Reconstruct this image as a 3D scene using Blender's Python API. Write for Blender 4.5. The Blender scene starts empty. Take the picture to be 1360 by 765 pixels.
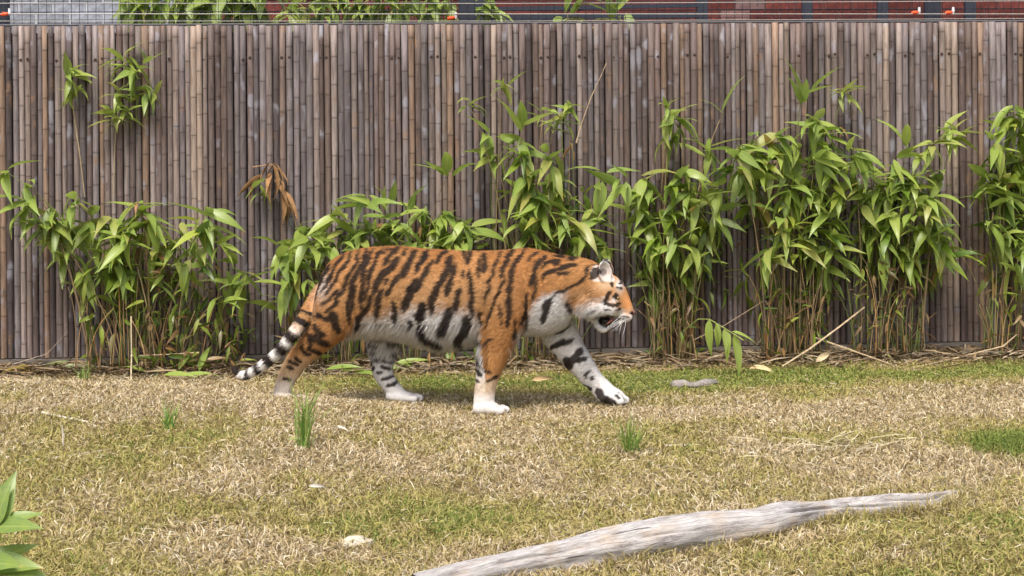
import bpy, bmesh, math, random
import numpy as np
from mathutils import Vector, Matrix, noise
from mathutils.bvhtree import BVHTree

random.seed(7); RNG = np.random.default_rng(7)
SC = bpy.context.scene
COL = SC.collection
R = math.radians

# ------------------------------------------------------------------ camera
F = 2250.0          # focal length in photo pixels (1360 wide)
HC = 1.69           # camera height
HOR = 165.0         # horizon row
ROLL = 0.0085
cam_d = bpy.data.cameras.new('camera'); cam = bpy.data.objects.new('camera', cam_d)
COL.objects.link(cam); SC.camera = cam
cam_d.sensor_width = 36; cam_d.lens = 36*F/1360
cam_d.shift_y = -(382.5-HOR)/1360
cam_d.clip_start = 0.05; cam_d.clip_end = 500
cam.matrix_world = Matrix.Translation((0, 0, HC)) @ Matrix.Rotation(R(90), 4, 'X') @ Matrix.Rotation(-ROLL, 4, 'Z')

# ------------------------------------------------------------------ light
world = bpy.data.worlds.new('World'); SC.world = world; world.use_nodes = True
wn = world.node_tree.nodes; wl = world.node_tree.links
bg = wn['Background']
sky = wn.new('ShaderNodeTexSky'); sky.sky_type = 'NISHITA'; sky.sun_disc = False
SUN_EL, SUN_AZ = 60, 196          # azimuth measured clockwise from +Y
sky.sun_elevation = R(SUN_EL); sky.sun_rotation = R(SUN_AZ)
sky.air_density = 0.8; sky.dust_density = 6.0; sky.ozone_density = 0.6
wl.new(sky.outputs[0], bg.inputs[0]); bg.inputs[1].default_value = 0.13
sun_d = bpy.data.lights.new('sun', 'SUN'); sun = bpy.data.objects.new('sun', sun_d); COL.objects.link(sun)
sun_d.energy = 1.5; sun_d.angle = R(14); sun_d.color = (1, .965, .92)
sd = Vector((math.sin(R(SUN_AZ))*math.cos(R(SUN_EL)), math.cos(R(SUN_AZ))*math.cos(R(SUN_EL)), math.sin(R(SUN_EL))))
sun.rotation_euler = (-sd).to_track_quat('-Z', 'Y').to_euler(); sun.location = sd*30
SC.view_settings.view_transform = 'Standard'; SC.view_settings.look = 'None'
SC.view_settings.gamma = 1; SC.view_settings.exposure = 0.85
SC.render.engine = 'CYCLES'

# ------------------------------------------------------------------ helpers
def unroll(px, py):
    dx, dy = px-680, py-HOR
    return dx - dy*ROLL*0 , dy + dx*ROLL
def at(px, py, Y):
    dx, dy = unroll(px, py)
    return Vector((dx/F*Y, Y, HC-dy/F*Y))
def fence_y(x): return 12.1+0.07*x
def ss(a, b, x):
    t = np.clip((x-a)/(b-a), 0, 1); return t*t*(3-2*t)
_tab = np.random.default_rng(3).random((256, 256))
def vnoise(x, y, s):
    x = np.asarray(x, float)/s+100; y = np.asarray(y, float)/s+100
    xi = np.floor(x).astype(int); yi = np.floor(y).astype(int); fx = x-xi; fy = y-yi
    fx = fx*fx*(3-2*fx); fy = fy*fy*(3-2*fy)
    g = lambda i, j: _tab[i % 256, j % 256]
    return (g(xi, yi)*(1-fx)+g(xi+1, yi)*fx)*(1-fy)+(g(xi, yi+1)*(1-fx)+g(xi+1, yi+1)*fx)*fy

GCORR = []
def gz(x, y):
    x = np.asarray(x, float); y = np.asarray(y, float)
    A = 0.125*ss(-0.25, -1.35, x)
    yc = 9.9-0.31*(x+1.37)
    d = y-yc
    prof = np.where(d < 0, np.exp(-.5*(d/1.25)**2), np.exp(-.5*(d/0.24)**2))
    z = A*prof
    z = z+0.05*(vnoise(x, y, 1.1)-.5)*ss(9.6, 8.0, y)+0.02*(vnoise(x+7, y, .45)-.5)*ss(12, 9, y)
    for (cx, cy, a, s) in GCORR:
        z = z+a*np.exp(-((x-cx)**2+(y-cy)**2)/(2*s*s))
    return z
def ground_at(px, py):
    Y = 9.0
    for _ in range(40):
        p = at(px, py, Y); z = float(gz(p.x, p.y))
        Y2 = (HC-z)*F/max(30, unroll(px, py)[1]); Y += (Y2-Y)*.5
    p = at(px, py, Y); p.z = float(gz(p.x, p.y)); return p

def link(o, parent=None):
    COL.objects.link(o)
    if parent: o.parent = parent
    return o
def mesh_obj(name, verts, faces, mat, parent=None, smooth=False, world=True):
    me = bpy.data.meshes.new(name)
    me.from_pydata([tuple(v) for v in verts], [], faces)
    if smooth: me.polygons.foreach_set('use_smooth', [True]*len(me.polygons))
    me.update()
    if mat: me.materials.append(mat)
    o = bpy.data.objects.new(name, me); link(o, parent)
    if parent and world: o.matrix_parent_inverse = Matrix.Translation(-parent.location)
    return o
def np_mesh(name, V, T, mat, cols=None, parent=None, nper=3, smooth=False, normals=None):
    me = bpy.data.meshes.new(name)
    n = len(V); m = len(T)
    me.vertices.add(n); me.vertices.foreach_set('co', np.ascontiguousarray(V, np.float32).ravel())
    me.loops.add(m*nper); me.loops.foreach_set('vertex_index', np.ascontiguousarray(T, np.int32).ravel())
    me.polygons.add(m); me.polygons.foreach_set('loop_start', np.arange(0, m*nper, nper, dtype=np.int32))
    try: me.polygons.foreach_set('loop_total', np.full(m, nper, np.int32))
    except Exception: pass
    me.update(calc_edges=True)
    if smooth: me.polygons.foreach_set('use_smooth', np.ones(m, bool))
    if cols is not None:
        a = me.color_attributes.new('Col', 'FLOAT_COLOR', 'POINT')
        c = np.ones((n, 4), np.float32); c[:, :3] = cols
        a.data.foreach_set('color', c.ravel())
    if mat: me.materials.append(mat)
    o = bpy.data.objects.new(name, me); link(o, parent)
    return o
def tag(o, label=None, cat=None, group=None, kind=None):
    if label: o['label'] = label
    if cat: o['category'] = cat
    if group: o['group'] = group
    if kind: o['kind'] = kind
    return o
def empty(name, loc):
    o = bpy.data.objects.new(name, None); o.empty_display_size = .1; link(o); o.location = loc; return o
def tube(pts, rad, n=6, cap=True):
    """tube through points, rad list or number"""
    pts = [Vector(p) for p in pts]; k = len(pts)
    if not hasattr(rad, '__len__'): rad = [rad]*k
    V = []; Fc = []
    ref = None
    for i, p in enumerate(pts):
        t = (pts[min(i+1, k-1)]-pts[max(i-1, 0)]).normalized()
        if ref is None:
            ref = Vector((1, 0, 0)) if abs(t.x) < .8 else Vector((0, 1, 0))
        u = (ref-t*ref.dot(t)).normalized(); w = t.cross(u); ref = u
        for j in range(n):
            a = 2*math.pi*j/n
            V.append(p+(u*math.cos(a)+w*math.sin(a))*rad[i])
    for i in range(k-1):
        for j in range(n):
            Fc.append((i*n+j, i*n+(j+1) % n, (i+1)*n+(j+1) % n, (i+1)*n+j))
    if cap:
        Fc.append(tuple(range(n-1, -1, -1))); Fc.append(tuple((k-1)*n+j for j in range(n)))
    return V, Fc
def boxv(x0, x1, y0, y1, z0, z1):
    V = [(x, y, z) for z in (z0, z1) for y in (y0, y1) for x in (x0, x1)]
    return V, [(0, 2, 3, 1), (4, 5, 7, 6), (0, 1, 5, 4), (2, 6, 7, 3), (0, 4, 6, 2), (1, 3, 7, 5)]
def bezier(p0, p1, p2, n):
    return [p0*(1-t)**2+p1*2*t*(1-t)+p2*t*t for t in [i/(n-1) for i in range(n)]]

# ------------------------------------------------------------------ materials
class MT:
    def __init__(s, name, rough=.8, spec=.2):
        s.m = bpy.data.materials.new(name); s.m.use_nodes = True
        s.n = s.m.node_tree.nodes; s.l = s.m.node_tree.links
        s.b = s.n['Principled BSDF']; s.b.inputs['Roughness'].default_value = rough
        s.b.inputs['Specular IOR Level'].default_value = spec
    def node(s, t, **k):
        nd = s.n.new(t)
        for a, v in k.items():
            if a in nd.inputs: nd.inputs[a].default_value = v
            else: setattr(nd, a, v)
        return nd
    def noise(s, vec, scale, detail=4, rough=.6):
        nd = s.node('ShaderNodeTexNoise', Scale=scale, Detail=detail, Roughness=rough)
        if vec is not None: s.l.new(vec, nd.inputs['Vector'])
        return nd.outputs[0]
    def ramp(s, fac, stops):
        nd = s.n.new('ShaderNodeValToRGB'); e = nd.color_ramp.elements
        while len(e) < len(stops): e.new(.5)
        for el, (p, c) in zip(e, stops):
            el.position = p; el.color = (*c, 1) if len(c) == 3 else c
        s.l.new(fac, nd.inputs[0]); return nd.outputs[0]
    def mix(s, fac, a, b, mode='MIX'):
        nd = s.n.new('ShaderNodeMix'); nd.data_type = 'RGBA'; nd.blend_type = mode
        for sock, v in ((nd.inputs[0], fac), (nd.inputs[6], a), (nd.inputs[7], b)):
            if hasattr(v, 'links'): s.l.new(v, sock)
            elif isinstance(v, (int, float)): sock.default_value = v
            else: sock.default_value = (*v, 1)
        return nd.outputs[2]
    def math(s, op, a, b=0.0):
        nd = s.n.new('ShaderNodeMath'); nd.operation = op
        for i, v in enumerate((a, b)):
            if hasattr(v, 'links'): s.l.new(v, nd.inputs[i])
            else: nd.inputs[i].default_value = v
        return nd.outputs[0]
    def mapping(s, vec, scale=(1, 1, 1), loc=None):
        nd = s.n.new('ShaderNodeMapping'); nd.inputs['Scale'].default_value = scale
        s.l.new(vec, nd.inputs['Vector'])
        if loc is not None: s.l.new(loc, nd.inputs['Location'])
        return nd.outputs[0]
    def bump(s, h, strength=.4, dist=.01):
        nd = s.node('ShaderNodeBump', Strength=strength, Distance=dist)
        s.l.new(h, nd.inputs['Height']); s.l.new(nd.outputs[0], s.b.inputs['Normal'])
    def col(s, c):
        if hasattr(c, 'links'): s.l.new(c, s.b.inputs['Base Color'])
        else: s.b.inputs['Base Color'].default_value = (*c, 1)
    def objinfo(s): return s.n.new('ShaderNodeObjectInfo').outputs
    def coord(s): return s.n.new('ShaderNodeTexCoord').outputs
    def attr(s, name='Col'):
        nd = s.n.new('ShaderNodeAttribute'); nd.attribute_name = name; return nd.outputs
    def translucent(s, colsock, w):
        tr = s.n.new('ShaderNodeBsdfTranslucent'); s.l.new(colsock, tr.inputs[0])
        mx = s.n.new('ShaderNodeMixShader'); mx.inputs[0].default_value = w
        out = s.n['Material Output']
        s.l.new(s.b.outputs[0], mx.inputs[1]); s.l.new(tr.outputs[0], mx.inputs[2]); s.l.new(mx.outputs[0], out.inputs[0])

def plain(name, c, rough=.7, var=.25, scale=30, spec=.2, bump=0):
    t = MT(name, rough, spec); co = t.coord()
    f = t.noise(co['Object'], scale)
    t.col(t.mix(f, [v*(1-var) for v in c], [min(1, v*(1+var)) for v in c]))
    if bump: t.bump(f, bump, .004)
    return t.m

def mat_pole():
    t = MT('weathered_bamboo', .62, .3); co = t.coord(); oi = t.objinfo()
    off = t.n.new('ShaderNodeCombineXYZ'); r = t.math('MULTIPLY', oi['Random'], 40.0)
    for i in range(3): t.l.new(r, off.inputs[i])
    v1 = t.mapping(co['Object'], (60, 60, 5), off.outputs[0])
    streak = t.noise(v1, 1.0, 5, .65)
    v2 = t.mapping(co['Object'], (9, 9, 5.5), off.outputs[0])
    patch = t.noise(v2, 1.0, 3, .5)
    base = t.mix(1.0, oi['Color'], t.ramp(streak, [(.28, (.5, .46, .44)), (.5, (1, 1, 1)), (.75, (1.45, 1.4, 1.35))]), 'MULTIPLY')
    grey = t.mix(t.ramp(patch, [(.61, (0, 0, 0)), (.70, (.7, .7, .7))]), base, (.27, .27, .305))
    warm = t.mix(t.ramp(patch, [(.24, (.8, .8, .8)), (.36, (0, 0, 0))]), grey, (.25, .15, .085))
    spot = t.noise(t.mapping(co['Object'], (30, 30, 9), off.outputs[0]), 1.0, 2, .5)
    dk = t.mix(t.ramp(spot, [(.70, (0, 0, 0)), (.78, (.75, .75, .75))]), warm, (.05, .045, .045))
    # the joint line of every node, stored on the mesh
    nd = t.attr('joint')['Fac']
    t.col(t.mix(nd, dk, t.mix(.8, dk, (.03, .022, .018))))
    t.bump(streak, .35, .003)
    return t.m
def mat_leaf(name, stuff=False):
    t = MT(name, .36, .5)
    src = t.attr('Col')['Color'] if stuff else t.objinfo()['Color']
    uv = t.n.new('ShaderNodeUVMap').outputs[0] if not stuff else None
    c = src
    if not stuff:
        sp = t.n.new('ShaderNodeSeparateXYZ'); t.l.new(uv, sp.inputs[0])
        u, v = sp.outputs[0], sp.outputs[1]
        w = t.math('SINE', t.math('MULTIPLY', u, 46.0))
        c = t.mix(t.math('MULTIPLY_ADD', w, .10), c, (.30, .42, .12))
        mid = t.math('LESS_THAN', t.math('ABSOLUTE', t.math('SUBTRACT', u, .5)), .045)
        c = t.mix(t.math('MULTIPLY', mid, .45), c, (.42, .50, .16))
        oi = t.objinfo()
        nz = t.noise(t.coord()['Object'], 18, 3)
        tip = t.math('ADD', v, t.math('MULTIPLY', t.math('SUBTRACT', nz, .5), .35))
        k = t.math('SUBTRACT', tip, t.math('MULTIPLY_ADD', oi['Random'], .35)); 
        nd = k.node; nd.inputs[1].default_value = 0
        lim = t.math('ADD', t.math('MULTIPLY', oi['Random'], .30), .80)
        k = t.math('MULTIPLY', t.math('SUBTRACT', tip, lim), 7.0); k.node.use_clamp = True
        c = t.mix(k, c, (.50, .40, .11))
        nz2 = t.noise(t.coord()['Object'], 9, 2)
        c = t.mix(t.ramp(nz2, [(.4, (0, 0, 0)), (.75, (.5, .5, .5))]), c, (.33, .40, .06))
    t.col(c); t.translucent(c, .38)
    return t.m
def mat_vcol(name, rough=.85, spec=.1, trans=0.0):
    t = MT(name, rough, spec); c = t.attr('Col')['Color']; t.col(c)
    if trans: t.translucent(c, trans)
    return t.m
def mat_objcol(name, rough=.75, var=.3, scale=(40, 40, 8), bump=.2):
    t = MT(name, rough, .2); oi = t.objinfo(); f = t.noise(t.mapping(t.coord()['Object'], scale), 1.0, 4)
    t.col(t.mix(1.0, oi['Color'], t.ramp(f, [(.3, (1-var,)*3), (.7, (1+var,)*3)]), 'MULTIPLY'))
    t.bump(f, bump, .003); return t.m

M_POLE = mat_pole(); M_LEAF = mat_leaf('bamboo_leaf'); M_LEAFS = mat_leaf('bamboo_leaf_mass', True)
M_CANE = mat_objcol('bamboo_cane'); M_DRY = mat_objcol('dry_stem', .85)
M_GRASS = mat_vcol('grass_blade', .7, .15, .25); M_LITTER = mat_vcol('leaf_litter', .85, .1, .1)
M_FUR = mat_vcol('tiger_coat', .75, .12); M_FURH = mat_vcol('tiger_fur', .7, .15, .0)
M_STEEL = plain('dark_steel', (.028, .034, .05), .5, .3, 20, .4)
M_WIRE = plain('galvanised_wire', (.42, .40, .36), .45, .2, 60)
M_MESHW = plain('black_mesh_wire', (.03, .033, .045), .5)
M_PLANK = plain('weathered_plank', (.16, .145, .125), .85, .4, 14, .1, .3)

# ------------------------------------------------------------------ ground
def mat_ground():
    t = MT('dry_lawn_soil', .95, .05); co = t.coord()['Object']
    a = t.noise(co, 3.0, 6); b = t.noise(co, 45, 6, .7)
    c = t.mix(t.ramp(a, [(.35, (0, 0, 0)), (.65, (1, 1, 1))]), (.21, .16, .085), (.16, .145, .06))
    c = t.mix(1.0, c, t.ramp(b, [(.3, (.5, .48, .45)), (.7, (1.5, 1.45, 1.35))]), 'MULTIPLY')
    t.col(c); t.bump(b, .7, .02); return t.m

# ---- the tiger's frame (needed for the ground below its paws)
TD = 10.1; TS = F/TD; TYAW = R(-7)
TO = at(600, 545, TD)
TM = Matrix.Translation(TO) @ Matrix.Rotation(TYAW, 4, 'Z') @ Matrix.Rotation(-ROLL, 4, 'Y')
def tl(px, py): return ((px-600)/TS, (545-py)/TS)
def c1(X, Y): return (300+X/2.943, 300+Y/2.943)
def c2(X, Y): return (560+X/2.943, 300+Y/2.943)
def c3(X, Y): return (700+X/5.4625, 320+Y/5.4625)
paws = [(c1(225, 674), -.135), (c1(670, 701), .12), (c2(265, 721), -.15)]
pw = []
for (p, ly) in paws:
    lx, lz = tl(*p); w = TM @ Vector((lx, ly, lz)); pw.append(w)
_A = np.array([[math.exp(-((a.x-b.x)**2+(a.y-b.y)**2)/(2*.28**2)) for b in pw] for a in pw])
_r = np.array([w.z-float(gz(w.x, w.y))-.004 for w in pw])
_s = np.linalg.solve(_A, _r)
GCORR = [(w.x, w.y, a, .28) for w, a in zip(pw, _s)]

def axis(lo, hi, step, far):
    a = list(np.arange(lo, hi+1e-6, step)); d = step; b = hi; c = lo
    while b < far: d *= 1.5; b += d; a.append(b)
    d = step
    while c > -far: d *= 1.5; c -= d; a.insert(0, c)
    return np.array(a)
xs = axis(-5.2, 5.2, .06, 150); ys = axis(4.2, 13, .06, 150)
GX, GY = np.meshgrid(xs, ys); GZ = gz(GX, GY)
nx, ny = len(xs), len(ys)
idx = np.arange(nx*ny).reshape(ny, nx)
T = np.stack([idx[:-1, :-1], idx[:-1, 1:], idx[1:, 1:], idx[1:, :-1]], -1).reshape(-1, 4)
g = np_mesh('ground', np.stack([GX, GY, GZ], -1).reshape(-1, 3), T, mat_ground(), nper=4, smooth=True)
tag(g, 'dry straw coloured lawn ground of the enclosure', 'ground', kind='structure')

# ------------------------------------------------------------------ bamboo fence
fence = tag(empty('bamboo_fence', (0, 12.12, 0)), 'tall screen fence of weathered grey brown bamboo poles behind the tiger', 'fence')
PAL = [(.195, .145, .122), (.215, .172, .152), (.165, .128, .115), (.25, .208, .19), (.135, .10, .09), (.23, .16, .115), (.27, .215, .175), (.205, .178, .175), (.175, .15, .15), (.085, .068, .066), (.15, .115, .105)]
ZT, ZB = 2.405, .085
FR = 11
def pole_mesh(r, length, seed):
    rnd = random.Random(seed); zs = [(0, 1, 0)]
    z = rnd.uniform(.05, .3)
    while z < length-.06:
        zs += [(z-.012, 1.0, 0), (z-.003, 1.035, .2), (z+.001, .985, 1), (z+.005, 1.045, .2), (z+.016, 1.0, 0)]
        z += rnd.uniform(.14, .36)
    zs.append((length, 1, 0))
    V = []; Fc = []; J = []
    bx, by = rnd.uniform(-.004, .004), rnd.uniform(-.003, .003)
    for (z, s, j) in zs:
        w = math.sin(z/length*math.pi); q = r*s*(1-.05*math.sin(z*2+seed))
        for k in range(FR):
            a = 2*math.pi*k/FR
            V.append((q*math.cos(a)+bx*w, q*math.sin(a)+by*w, z)); J.append(j)
    n = len(zs)
    for i in range(n-1):
        for k in range(FR):
            Fc.append((i*FR+k, i*FR+(k+1) % FR, (i+1)*FR+(k+1) % FR, (i+1)*FR+k))
    Fc.append(tuple((n-1)*FR+k for k in range(FR)))
    me = bpy.data.meshes.new('bamboo_pole'); me.from_pydata(V, [], Fc)
    me.polygons.foreach_set('use_smooth', [len(f) == 4 for f in Fc])
    at_ = me.attributes.new('joint', 'FLOAT', 'POINT'); at_.data.foreach_set('value', J)
    me.materials.append(M_POLE); me.update(); return me
x = -4.25; k = 0
POLES = []
while x < 4.3:
    r = random.choice([.0195, .0205, .0215, .0225, .0235, .024, .017])
    me = pole_mesh(r, ZT-ZB+random.uniform(-.006, .004), k)
    o = bpy.data.objects.new('bamboo_pole', me); link(o, fence)
    o.matrix_parent_inverse = Matrix.Translation(-fence.location)
    o.location = (x+r, fence_y(x)+random.uniform(-.004, .004), ZB)
    o.rotation_euler = (random.uniform(-.0015, .0015), random.uniform(-.0012, .0012), random.uniform(0, 6.28))
    c = random.choice(PAL); q = random.uniform(.58, 1.12)
    o.color = (*[min(1, v*q) for v in c], 1)
    POLES.append((x+r, r)); x += 2*r+random.uniform(.0, .0022); k += 1
# backing sheet rail, capping wire and fixings
for z in (2.17, 1.2, .3):
    V, Fc = tube([(-4.3, fence_y(-4.3)+.045, z), (4.4, fence_y(4.4)+.045, z)], .02, 8)
    mesh_obj('rail', V, Fc, M_STEEL, fence)
V, Fc = boxv(-4.3, 4.35, -.004, .004, -.5, .5)
bk = [Vector((a, fence_y(a)+.062+b, 1.22+c*2.28)) for (a, b, c) in V]
mesh_obj('backing_sheet', bk, Fc, plain('black_shade_cloth', (.02, .02, .022), .9), fence)
V, Fc = tube([(-4.3, fence_y(-4.3)+.02, ZT+.008), (4.4, fence_y(4.4)+.02, ZT+.008)], .009, 6)
mesh_obj('capping_wire', V, Fc, plain('capping', (.09, .09, .095), .6), fence)
nm = None
M_NAIL = plain('nail_stain', (.05, .035, .03), .7)
for i, (xx, r) in enumerate(POLES):
    if i % 6 in (0, 1) and random.random() < .85:
        if nm is None:
            V, Fc = tube([(0, 0, 0), (0, -.004, 0), (0, -.007, 0)], [.011, .010, .004], 8)
            nm = mesh_obj('nail', V, Fc, M_NAIL, fence, world=False); o = nm
        else:
            o = bpy.data.objects.new('nail', nm.data); link(o, fence)
        o.matrix_parent_inverse = Matrix.Translation(-fence.location)
        o.location = (xx+random.uniform(-.006, .006), fence_y(xx)-r+.001, 2.17+random.uniform(-.008, .008))
# kick boards along the foot
bxs = [-4.3, -3.1, -1.9, -.6, .62, 1.8, 2.95, 4.35]
for a, b in zip(bxs[:-1], bxs[1:]):
    V, Fc = boxv(a+.006, b-.006, -.05, .03, -.08, .078)
    V = [Vector((q[0], fence_y(q[0])+q[1]+random.uniform(-.003, .003), q[2]+random.uniform(-.004, .004))) for q in V]
    mesh_obj('kick_board', V, Fc, M_PLANK, fence)

# ------------------------------------------------------------------ behind the fence
WOFF = 1.75
def wall_y(x): return fence_y(x)+WOFF
M_BRICK = mat_objcol('brick', .85, .35, (25, 25, 25), .4)
def brick_wall(name, label, xa, xb, mortar, pick, bl=.235, bh=.076, gap=.012):
    w = tag(empty(name, ((xa+xb)/2, wall_y((xa+xb)/2), 0)), label, 'wall')
    V, Fc = boxv(xa, xb, 0, .2, -.1, 3.3)
    V = [Vector((q[0], wall_y(q[0])+q[1], q[2])) for q in V]
    mesh_obj('mortar_core', V, Fc, plain(name+'_mortar', mortar, .9, .2, 40), w)
    bm = {}
    row = 0; z = 2.36
    while z < 2.98:
        x = xa+(0 if row % 2 else -bl/2-gap/2)
        while x < xb:
            a = max(x, xa+.003); b = min(x+bl, xb-.003)
            if b-a > .04:
                key = round(b-a, 3)
                if key not in bm:
                    V, Fc = boxv(-key/2, key/2, -.008, .05, 0, bh)
                    me = bpy.data.meshes.new('brick'); me.from_pydata(V, [], Fc); me.materials.append(M_BRICK); bm[key] = me
                o = bpy.data.objects.new('brick', bm[key]); link(o, w)
                o.matrix_parent_inverse = Matrix.Translation(-w.location)
                xm = (a+b)/2; o.location = (xm, wall_y(xm)+random.uniform(-.002, .002), z); o.rotation_euler.z = math.atan(.07)
                o.color = (*pick(xm, z), 1)
            x += bl+gap
        z += bh+gap; row += 1
def pk_grey(x, z):
    q = random.uniform(.85, 1.15); return (.27*q, .29*q, .335*q)
def pk_red(x, z):
    q = random.uniform(.7, 1.25); c = np.array((.125*q, .034*q, .028*q))
    if abs(x-1.92) < .13: c = c*.6+np.array((.28, .22, .21))*.4
    return tuple(c)
XW = at(292, 20, 13.6).x
brick_wall('grey_brick_wall', 'pale blue grey painted brick wall beyond the fence', -5.0, XW, (.50, .52, .56), pk_grey, .25, .072, .016)
brick_wall('red_brick_wall', 'dark red brick wall beyond the fence', XW+.001, 5.2, (.12, .065, .06), pk_red)

def steel_post(px0, px1, off, name='steel_post', label='', z1=3.2, d=.05):
    Y = 12.1+off; a = at(px0, 20, Y).x; b = at(px1, 20, Y).x; Y = fence_y((a+b)/2)+off
    a = at(px0, 20, Y).x; b = at(px1, 20, Y).x
    V, Fc = boxv(a, b, Y, Y+d, 0, z1)
    o = mesh_obj(name, V, Fc, M_STEEL)
    bmod = o.modifiers.new('b', 'BEVEL'); bmod.width = .004
    return tag(o, label, 'post')
# mesh fence standing right behind the bamboo
mf = tag(empty('wire_mesh_fence', (0, fence_y(0)+.2, 0)), 'black welded wire mesh fence with light strand wires above the bamboo screen', 'wire fence')
def my(x): return fence_y(x)+.2
Vs = []; Fs = []
def addt(V, Fc, Vs, Fs):
    b = len(Vs); Vs += V; Fs += [tuple(i+b for i in f) for f in Fc]
xx = -4.4
while xx < 4.5:
    addt(*tube([(xx, my(xx), 1.9), (xx, my(xx), 3.1)], .0021, 4, False), Vs, Fs); xx += .0575
zz = 2.0
while zz < 3.1:
    addt(*tube([(-4.4, my(-4.4)-.004, zz), (4.5, my(4.5)-.004, zz)], .0021, 4, False), Vs, Fs); zz += .0575
o = mesh_obj('mesh_panel', Vs, Fs, M_MESHW, mf); o['kind'] = 'stuff'
for (py, r) in ((17, .0036), (26.5, .0026), (3, .0028)):
    p0 = at(0, py+1, 12.0); p1 = at(680, py, 12.2); p2 = at(1360, py+(2 if py == 17 else -2), 12.5)
    V, Fc = tube([(-4.4, my(-4.4)-.06, p0.z), (0, my(0)-.06, p1.z-.006), (4.5, my(4.5)-.06, p2.z)], r, 6)
    mesh_obj('strand_wire', V, Fc, M_WIRE, mf)
M_INS = plain('orange_insulator', (.75, .10, .03), .4); M_INW = plain('white_insulator', (.7, .72, .75), .4)
for (px, py) in ((8, 19), (1217, 17), (1262, 17), (601, 24)):
    Y = 12.2; p = at(px, py, Y); y = my(p.x)-.05; p = at(px, py, y)
    V, Fc = tube([p+Vector((-.03, 0, -.004)), p+Vector((-.012, 0, 0)), p+Vector((.012, 0, .002)), p+Vector((.026, 0, .004))], [.010, .016, .013, .006], 8)
    ins = mesh_obj('insulator', V, Fc, M_INS, mf)
    q = p+Vector((.03, .004, .012))
    V, Fc = tube([q+Vector((0, 0, -.02)), q, q+Vector((0, 0, .03))], [.006, .011, .009], 8)
    sub = mesh_obj('insulator_cap', V, Fc, M_INW); sub.parent = ins; sub.matrix_parent_inverse = (ins.matrix_parent_inverse).inverted() @ Matrix.Translation((0, 0, 0)) if False else Matrix.Translation(-Vector(mf.location)) @ Matrix.Translation(mf.location)
for (a, b, off, lab) in ((-6, 12, .24, 'navy steel post by the orange insulator in front of the pale brick wall'),
                         (610, 632, .24, 'dark navy steel post rising behind the bamboo leaves above the fence'),
                         (1230, 1251, .24, 'dark navy steel post between two orange insulators')):
    steel_post(a, b, off, label=lab)
for (a, b, lab) in ((927, 942, 'slim dark post at the end of the two horizontal steel beams'),
                    (1067, 1081, 'dark post alone against the red brick wall'),
                    (1167, 1181, 'dark post just before the orange insulators on red brick wall'),
                    (1283, 1298, 'dark post just past the orange insulators on red brick wall')):
    steel_post(a, b, 1.2, label=lab)
for (p0, p1, th, lab) in (((640, 12), (928, 7), .030, 'upper dark horizontal steel beam before red brick wall'), ((640, 24), (928, 20), .045, 'lower dark horizontal steel beam before red brick wall')):
    A = at(*p0, 13.28); B = at(*p1, 13.4)
    V = [A+Vector((0, b, c)) for b in (0, .05) for c in (-th/2, th/2)]+[B+Vector((0, b, c)) for b in (0, .05) for c in (-th/2, th/2)]
    o = mesh_obj('steel_beam', V, [(0, 1, 3, 2), (4, 6, 7, 5), (0, 4, 5, 1), (2, 3, 7, 6), (1, 5, 7, 3), (0, 2, 6, 4)], M_STEEL); tag(o, lab, 'beam')
steel_post(628, 645, 1.2, label='dark post carrying the left end of two horizontal beams')

# ------------------------------------------------------------------ bamboo plants
def leaf_mesh(seed, L=1.0, W=.17, bend=.8, fold=.35, twist=.0, seg=8):
    """unit leaf along +X, upper side +Z, drooping"""
    V = []; Fc = []; UV = []
    p = Vector((0, 0, 0)); ang = 0.0
    rnd = random.Random(seed)
    for i in range(seg+1):
        t = i/seg
        w = W*.5*(math.sin(math.pi*min(1, t**.58))**1.12 if t < 1 else 0)
        w = max(w, .004)
        ang = bend*(t**1.3)+.05*math.sin(t*7+seed)
        tw = twist*t
        d = Vector((math.cos(ang), 0, -math.sin(ang)))
        nrm = Vector((math.sin(ang), 0, math.cos(ang)))
        side = Vector((0, math.cos(tw), 0))+nrm*math.sin(tw)
        h = fold*w
        V += [p+side*w+nrm*h, p+Vector((0, 0, 0)), p-side*w+nrm*h]
        UV += [(0, t), (.5, t), (1, t)]
        p = p+d*(L/seg)
    for i in range(seg):
        a = i*3; b = a+3
        Fc += [(a, a+1, b+1, b), (a+1, a+2, b+2, b+1)]
    me = bpy.data.meshes.new('leaf'); me.from_pydata(V, [], Fc)
    uvl = me.uv_layers.new(name='UVMap')
    for lp in me.loops: uvl.data[lp.index].uv = UV[lp.vertex_index]
    me.polygons.foreach_set('use_smooth', [True]*len(Fc)); me.materials.append(M_LEAF); me.update()
    return me
LEAVES = [leaf_mesh(i, 1, random.uniform(.205, .275), random.uniform(.3, 1.1), random.uniform(.12, .35), random.uniform(-.4, .4)) for i in range(16)]
GREENS = [(.15, .25, .03), (.21, .32, .04), (.275, .385, .045), (.12, .205, .04), (.32, .42, .055), (.235, .335, .04), (.38, .45, .075)]
YELL = [(.36, .38, .07), (.42, .40, .10), (.30, .36, .05), (.40, .30, .09)]
DEAD = [(.42, .25, .10), (.36, .23, .11), (.46, .32, .16)]
DEADM = plain('dead_leaf', (.27, .155, .07), .85, .45, 12)
LEAVES_D = [leaf_mesh(i+200, 1, random.uniform(.12, .2), random.uniform(.3, 1.1), .6, random.uniform(-1.2, 1.2)) for i in range(6)]
for me_ in LEAVES_D: me_.materials.clear(); me_.materials.append(DEADM)
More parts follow.
